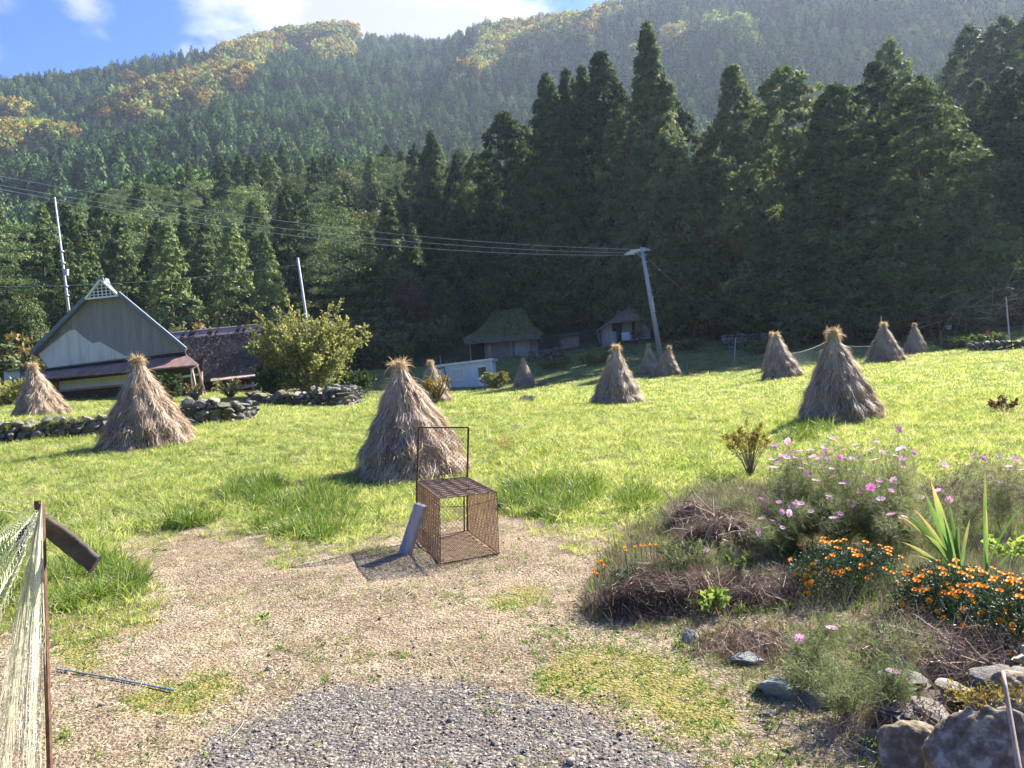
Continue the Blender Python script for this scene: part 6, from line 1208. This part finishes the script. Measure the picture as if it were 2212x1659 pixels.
# withered heaps
def heap(base, R, Hh, n, label, seed, mat='drytwig', ry=.7, L=(.08, .3), w=.0032, cat='withered plants', name='withered_heap', t0=.4, core=True, twigs=0, strewn=0):
    global rng; keep = rng; rng = np.random.default_rng(seed); o = thing(name, (base[0], base[1], G(base[0], base[1]) - .02), label, cat); mb = MB(); u = nrm(rng.normal(size=(n, 3))) * (rng.random((n, 1)) ** .4); u[:, 2] = np.abs(u[:, 2]); lum = 1 + .34 * vnoise(u, seed, 3.4) + .12 * rng.random(n) ** 3; q = u * lum[:, None] * np.array([R, R * ry, Hh]); tang = nrm(np.cross(u, rng.normal(size=(n, 3)))) + u * .25; LL = rng.uniform(*L, n)[:, None, None]; t = np.linspace(-.5, .5, 6)[None, :, None]
    bend = rng.normal(size=(n, 3))[:, None] * .5; Pp = q[:, None] + tang[:, None] * LL * t + bend * LL * t ** 2 + rng.normal(size=(n, 6, 3)) * .004; Pp[..., 2] = np.maximum(Pp[..., 2], .0); path_ribbons(mb, Pp, w * rng.uniform(.5, 1.5, n), None, np.clip(t0 + rng.normal(size=n) * .25, 0, 1), .5); mb.build('dry_stems', M[mat], o)
    if core:
        cb = MB(); v, f = ico(3); v = v.copy(); v *= (1 + .34 * vnoise(v, seed, 3.4))[:, None] * .78; v = v * np.array([R, R * ry, Hh]); v[:, 2] = np.maximum(v[:, 2], -.05); cb.add(v, f, .1); cb.build('packed_core', M['soil'], o, True)
    if twigs:
        cb = MB()
        for i in range(twigs):
            a = rng.normal(size=3) * np.array([R * .5, R * ry * .5, 0]) + (0, 0, Hh * rng.uniform(.6, 1.0)); d = nrm(rng.normal(size=3) * np.array([1, .6, .35])); l = rng.uniform(.2, .5); tube(cb, [a - d * l * .5, a + rng.normal(size=3) * .02, a + d * l * .5 + (0, 0, -.04)], [.006, .006, .004], 6, .7)
        cb.build('cut_stalks', M['cutstalk'], o)
    rng = keep; return o
M['soil'] = solid('dark_soil', [(0, (.03, .022, .016)), (1, (.10, .07, .05))], 12, .95, .8); M['cutstalk'] = solid('pale_stalks', [(0, (.24, .18, .12)), (1, (.48, .39, .28))], 9, .7, .1)
heap(ground_at(1410, 1315), .40, .27, 3600, 'rounded heap of withered brown plants left of the flower bed', 11, t0=.30, w=.003, L=(.05, .22))
heap(ground_at(1560, 1180), .42, .28, 2300, 'taller heap of dry stalks and cut stems behind the rounded one', 12, t0=.5, twigs=16)
heap(ground_at(1500, 1130), .25, .2, 900, 'small heap of cut yellow stalks at the grass edge', 13, t0=.65, twigs=14)
heap(ground_at(1640, 1290), .42, .14, 1500, 'low tangle of dry stems between heap and marigolds', 14, t0=.5)
heap(ground_at(1640, 1400), .42, .08, 1500, 'flat litter of dry stems around the grey rocks', 15, t0=.55, core=False)
heap(ground_at(1520, 1290), .12, .14, 420, 'curled pale roots at the foot of the rounded heap', 16, t0=.85, core=False, w=.005)
heap(ground_at(2050, 1440), .42, .16, 900, 'tangle of bare pale stems below the marigolds', 17, t0=.75, core=False, w=.0035, L=(.15, .45))
heap(ground_at(1960, 1590), .35, .10, 600, 'dry pale stems strewn over the slabs', 18, t0=.8, core=False, w=.004, L=(.1, .35))
heap(ground_at(2150, 1090), .6, .45, 1500, 'reddish dry thicket behind the sword leaved plant', 19, t0=.45, core=False, w=.003)
heap(ground_at(1700, 1090), .35, .2, 1100, 'dry brown stems under the left cosmos', 20, t0=.35)
heap(ground_at(1975, 1380), .16, .2, 500, 'withered brown weed between the two marigold banks', 21, t0=.6, core=False, w=.002, L=(.03, .1))
for i, (px, py, H_, R_2, mt, lb, tb) in enumerate([(1375, 1290, .24, .22, 'marileaf', 'scruffy fading marigold plant on the left side of the rounded heap', .5), (1470, 1230, .26, .2, 'cosmosleaf', 'feathery green sprig on top of the rounded heap', .4)]):
    branchy('scruffy_plant', ground_at(px, py), H_, R_2, 20, mt, lb, 'plant', .03, .008, 60, seed=90 + i, stemr=.003, tb=tb)
def blooms(pts, d, label, seed):
    c = P(*pts[0], d); o = thing('marigold_plant', tuple(c), label, 'flower plant'); 
    for i, (px, py) in enumerate(pts):
        f = MB(); q = P(px, py, d + .05 * math.sin(i * 5)) - c
        for k in range(20): an = k * 2.4; tl = .2 + (k % 3) * .45; dd = np.array([math.cos(an) * math.cos(tl), math.sin(an) * math.cos(tl), math.sin(tl)]); sd_ = np.array([-math.sin(an), math.cos(an), 0]); f.add(np.array([q, q + dd * .009 + sd_ * .004, q + dd * .015, q + dd * .009 - sd_ * .004]), [[0, 1, 2, 3]], .3 + .2 * (k % 3))
        f.build('flower', M['mariflower'], o)
    s = MB()
    for i, (px, py) in enumerate(pts): q = P(px, py, d + .05 * math.sin(i * 5)) - c; tube(s, [q + (.01, .02, -.16), q + (0, .01, -.08), q], .0018, 4, cap=False)
    s.build('stems', M['marileaf'], o)
blooms([(1372, 1182), (1385, 1180), (1395, 1180), (1405, 1178), (1418, 1178), (1352, 1190), (1350, 1183)], 5.5, 'row of small orange marigold blooms along the top of the rounded heap', 1)
blooms([(1290, 1215), (1300, 1213), (1305, 1222), (1282, 1232), (1283, 1238), (1290, 1240)], 5.3, 'few orange marigold blooms at the left foot of the rounded heap', 2)
# sword leaved plant
def sword(base, label, seed):
    o = thing('sword_leaf_plant', tuple(base), label, 'plant')
    spec = [((2010, 1040), .030, .65, 0), ((1994, 1060), .026, .6, 0), ((2050, 1090), .02, .5, 0), ((2127, 1015), .016, .7, 0), ((2130, 1100), .016, .65, .0), ((1960, 1115), .03, .45, .55), ((1936, 1112), .014, .9, .5), ((1975, 1100), .018, .98, .1), ((2210, 1090), .016, .5, .3), ((2212, 1180), .016, .4, .2), ((1945, 1170), .02, .98, .15), ((2070, 1130), .016, .5, .2), ((2192, 1275), .022, .45, .1), ((1985, 1150), .02, .7, .3), ((2030, 1110), .024, .5, 0), ((2095, 1120), .014, .8, .2), ((1965, 1200), .02, .85, .3)]
    for k, ((px, py), w_, tn_, cv) in enumerate(spec):
        b0 = np.array([(k % 5 - 2) * .018 + (.10 if px > 2110 else 0), (k % 3) * .02, 0]); e = P(px, py, base[1] - .08 + .04 * (k % 4)) - base; t = np.linspace(0, 1, 12)[:, None]; mid = b0 * .5 + e * .5 + np.array([0, 0, .16 * cv + .05]); c = (1 - t) ** 2 * b0 + 2 * t * (1 - t) * mid + t * t * e; sd_ = nrm(np.array([[1.0, -.5 + .3 * (k % 3), .25]])); L = MB(); w_ = w_ * 1.3; prof = np.minimum(1, (1 - t[:, 0]) * 3.2) ** .8 * (.7 + .3 * np.sin(t[:, 0] * 3)) + .04
        for half, s in ((0, -1), (1, 1)): pass
        V = np.concatenate([c - sd_ * w_ * .5 * prof[:, None] + (0, -.004, 0), c, c + sd_ * w_ * .5 * prof[:, None] + (0, -.004, 0)]); i = np.arange(11); F = np.concatenate([np.stack([i, i + 12, i + 13, i + 1], -1), np.stack([i + 12, i + 24, i + 25, i + 13], -1)]); tt = np.clip(tn_ * .75 + .35 * t[:, 0] ** 2 * (tn_ > .6) + rng.normal(size=12) * .03, 0, 1); L.add(V, F, np.tile(tt, 3)); L.build('leaf', M['irisleaf'], o, True)
q = ground_at(2085, 1262); sword(q, 'tall plant with long upright sword shaped leaves among the flowers', 1)
# small leafy bush at the edge of the grass and other loose plants
branchy('small_bush', ground_at(1622, 1032), .80, .36, 34, 'olive', 'small bush with bare lower stems and olive brown leaves at the edge of the grass', 'bush', .05, .016, 46, seed=40, stemr=.007, dens=.22, tb=.35, tdir=(0, 0, .2), spread=.95)
branchy('red_weed', ground_at(2165, 890), .35, .28, 10, 'reddish', 'drooping reddish weed standing alone in the grass at the right', 'weed', .08, .03, 34, seed=41, stemr=.006, tb=.6)
branchy('yellow_weed', ground_at(1085, 975), .4, .3, 14, 'yellowtree', 'yellow leaved weed in the grass right of the roped stack', 'weed', .05, .014, 30, seed=42, stemr=.003, tb=.8)
branchy('yellow_weed', ground_at(1130, 870), .45, .5, 14, 'yellowtree', 'thin yellowish weed around the single grey rock', 'weed', .06, .015, 16, seed=47, stemr=.004, tb=.8)
def leafy(px, py, R_2, n, lL, label, seed, H_=.16, tb=.65):
    branchy('leafy_weed', ground_at(px, py), H_, R_2, n, 'weed', label, 'weed', lL, lL * .75, 9, seed=seed, stemr=.003, dens=.4, tb=tb)
leafy(1530, 1330, .15, 16, .05, 'bright green broad leaved weed in front of the rounded heap', 43, .20, .85); leafy(1590, 1255, .14, 12, .035, 'light green weed among the dry stems right of the heap', 44, .2); leafy(1480, 1390, .12, 14, .018, 'tiny leaved green weed beside the first grey rock', 45, .08); leafy(1700, 1180, .12, 10, .04, 'green leaves under the cosmos left of the marigolds', 46, .16); leafy(2180, 1230, .15, 12, .05, 'yellow green leaves right of the sword leaves', 48, .3)
leafy(570, 1335, .05, 10, .03, 'small green weed clump alone on the bare ground', 49, .05); leafy(350, 1190, .10, 12, .03, 'green weed patch near the left grass clump', 51, .05)
for i, (px, py) in enumerate([(1330, 1190), (1345, 1200)]):
    t_ = tuft(12, .02, .22, .010, M['tallgrass'], 'sword_grass', .25, .3, 5, .8, .1); q = ground_at(px, py); t_.location = q; COL.objects.link(t_); t_.name = 'upright_grass'; tag(t_, ['upright bright grass sprout left of the heap', 'second upright grass sprout, nearer the heap'][i], 'grass tuft')
# rocks at the lower right
def stone(px, py, sx, sy, sz, mat, label, seed, rot=0, up=.4, level=3, rough=.22, base=None):
    q = ground_at(px, py) if base is None else base; m_ = MB(); rock(m_, (0, 0, sz * up), (sx, sy, sz), rot, seed, level + 1, rough, .6); o = m_.build('rock', M[mat], smooth=False, loc=tuple(q)); tag(o, label, 'rock'); return o
stone(1490, 1385, .055, .05, .045, 'bluestone', 'small rounded grey stone at the left end of the row of rocks', 61); stone(1612, 1432, .075, .055, .04, 'bluestone', 'mid sized grey stone, second in the row of rocks', 62); stone(1683, 1500, .13, .07, .055, 'bluestone', 'largest pale blue green stone in the row of rocks', 63, -.45, rough=.12); stone(1760, 1520, .10, .06, .05, 'stone', 'grey brown stone just right of the pale blue green one', 64, -.3)
stone(1660, 1548, .05, .03, .015, 'stone', 'small flat stone in front of the row of rocks', 65); stone(1235, 1652, .022, .018, .016, 'cutstone' if 'cutstone' in M else 'rope', 'small round tan stone at the bottom of the photo', 66)
stone(1740, 1450, .08, .05, .03, 'stone', 'stone half hidden under the feathery weeds', 67)
def at(px, py, Y): return P(px, py, Y)
def bould(px, py, Y, s, mat, label, seed, rot=0, level=5, rough=.3):
    q = P(px, py, Y); m_ = MB(); rock(m_, (0, 0, 0), s, rot, seed, level, rough, .5, chops=3); o = m_.build('boulder', M[mat], smooth=True, loc=tuple(q)); tag(o, label, 'boulder')
bould(2140, 1650, 2.5, (.185, .16, .175), 'boulder', 'big lichen covered boulder in the lower right corner', 71)
bould(2235, 1570, 2.9, (.20, .2, .16), 'boulder', 'mossy topped boulder behind, cut by the right edge', 72)
bould(1985, 1640, 2.75, (.12, .14, .10), 'boulder', 'dark shaded boulder left of the big lichen covered one', 73)
def slabst(px, py, Y, s, label, seed, tilt=(0, 0, 0), mat='slabstone'):
    q = P(px, py, Y); m_ = MB()
    for k in range(3): rock(m_, (.01 * k, .012 * k, s[2] * (k - 1) * .75), (s[0] * (1 - .12 * k), s[1], s[2] * .5), .1 * k, seed + k, 3, .2, .3 + .3 * k)
    o = m_.build('slab', M[mat], smooth=False, loc=tuple(q)); o.rotation_euler = tilt; tag(o, label, 'stone slab')
M['slabstone'] = solid('pale_schist', [(0, (.08, .068, .05)), (.5, (.17, .15, .125)), (1, (.38, .345, .29))], 20, .85, .9, stretch=(1, 1, 4), tintmix=.3)
slabst(2010, 1555, 2.95, (.11, .09, .03), 'pale layered slab lying on the dark boulder', 81, (.25, .1, .3)); slabst(1935, 1535, 3.1, (.12, .07, .016), 'thin pale slab left of the layered one', 84, (.1, .12, .1)); slabst(1960, 1478, 3.3, (.11, .07, .02), 'grey slab behind the thin one, under the stems', 87, (.1, 0, -.2)); slabst(2150, 1478, 3.1, (.10, .08, .03), 'white streaked slab left of the bamboo stick', 90, (.2, -.3, .5)); slabst(2215, 1480, 3.0, (.09, .08, .03), 'brownish slab right of the bamboo stick', 93, (.1, .1, 0)); slabst(2225, 1428, 3.2, (.06, .05, .05), 'tan block standing at the right edge above the slabs', 96, mat='rope')
slabst(2060, 1500, 3.2, (.09, .07, .03), 'grey brown slab between the pale layered one and the white streaked one', 98, (.1, .1, .2), 'stone')
# fill under the slabs: earth bank
m_ = MB(); v, f = ico(3); v = v.copy() * np.array([.42, .2, .10]) * (1 + .35 * vnoise(v, 5, 5))[:, None]; q = P(2120, 1590, 3.2); q[2] = .0; m_.add(v, f, .3); w_ = m_.build('earth_bank', M['soil'], None, True, tuple(q)); tag(w_, kind='structure')
for i, (px, py, d_, n_, mt, lb) in enumerate([(1990, 1530, 2.98, 260, 'drytwig', 'dead stems caught between the pale slabs'), (2080, 1500, 3.05, 260, 'olive', 'moss and dry sprigs growing between the slabs'), (2060, 1590, 2.8, 240, 'weed', 'small weeds growing in the gap beside the big boulder'), (1930, 1610, 2.9, 300, 'weed', 'low weeds at the foot of the dark shaded boulder'), (2180, 1500, 2.75, 280, 'olive', 'yellow moss on top of the big boulder')]):
    c_ = P(px, py, d_); m_ = MB(); q = rng.normal(size=(n_, 3)) * np.array([.05, .05, .012]); leaves(m_, q, rng.normal(size=(n_, 3)) + np.array([0, 0, 1.0]), rng.uniform(.01, .03, n_), .006, np.clip(.5 + rng.normal(size=n_) * .25, 0, 1)); o = m_.build('stone_crevice_plant', M[mt], loc=tuple(c_)); tag(o, lb, 'plant')
a, b = P(2208, 1700, 2.25), P(2166, 1450, 2.5); m_ = MB(); t = np.linspace(0, 1, 7)[:, None]; tube(m_, (1 - t) * 0 + (b - a) * t, .0085 * (1 - .25 * t[:, 0]), 8); m_2 = m_.build('bamboo_stick', M['cutstalk'], None, True, tuple(a)); tag(m_2, 'weathered bamboo stick leaning upright before the big boulder', 'stick')
# loose dead stems on the bare ground
for i in range(34):
    px, py = rng.uniform(150, 1250), rng.uniform(1240, 1640); q = ground_at(px, py); L = rng.uniform(.08, .28); a_ = rng.uniform(0, 6.28); m_ = MB(); t = np.linspace(0, 1, 6); cv = rng.normal() * .25
    tube(m_, [(math.cos(a_ + cv * s) * L * s, math.sin(a_ + cv * s) * L * s, .006 + .01 * math.sin(s * 3)) for s in t], [.0022] * 3 + [.0018] * 2 + [.001], 5, .8); o = m_.build('dead_stem', M['cutstalk'], loc=tuple(q)); tag(o, 'pale dead stem lying on the bare earth', 'stem', 'loose dead stems on the bare ground')
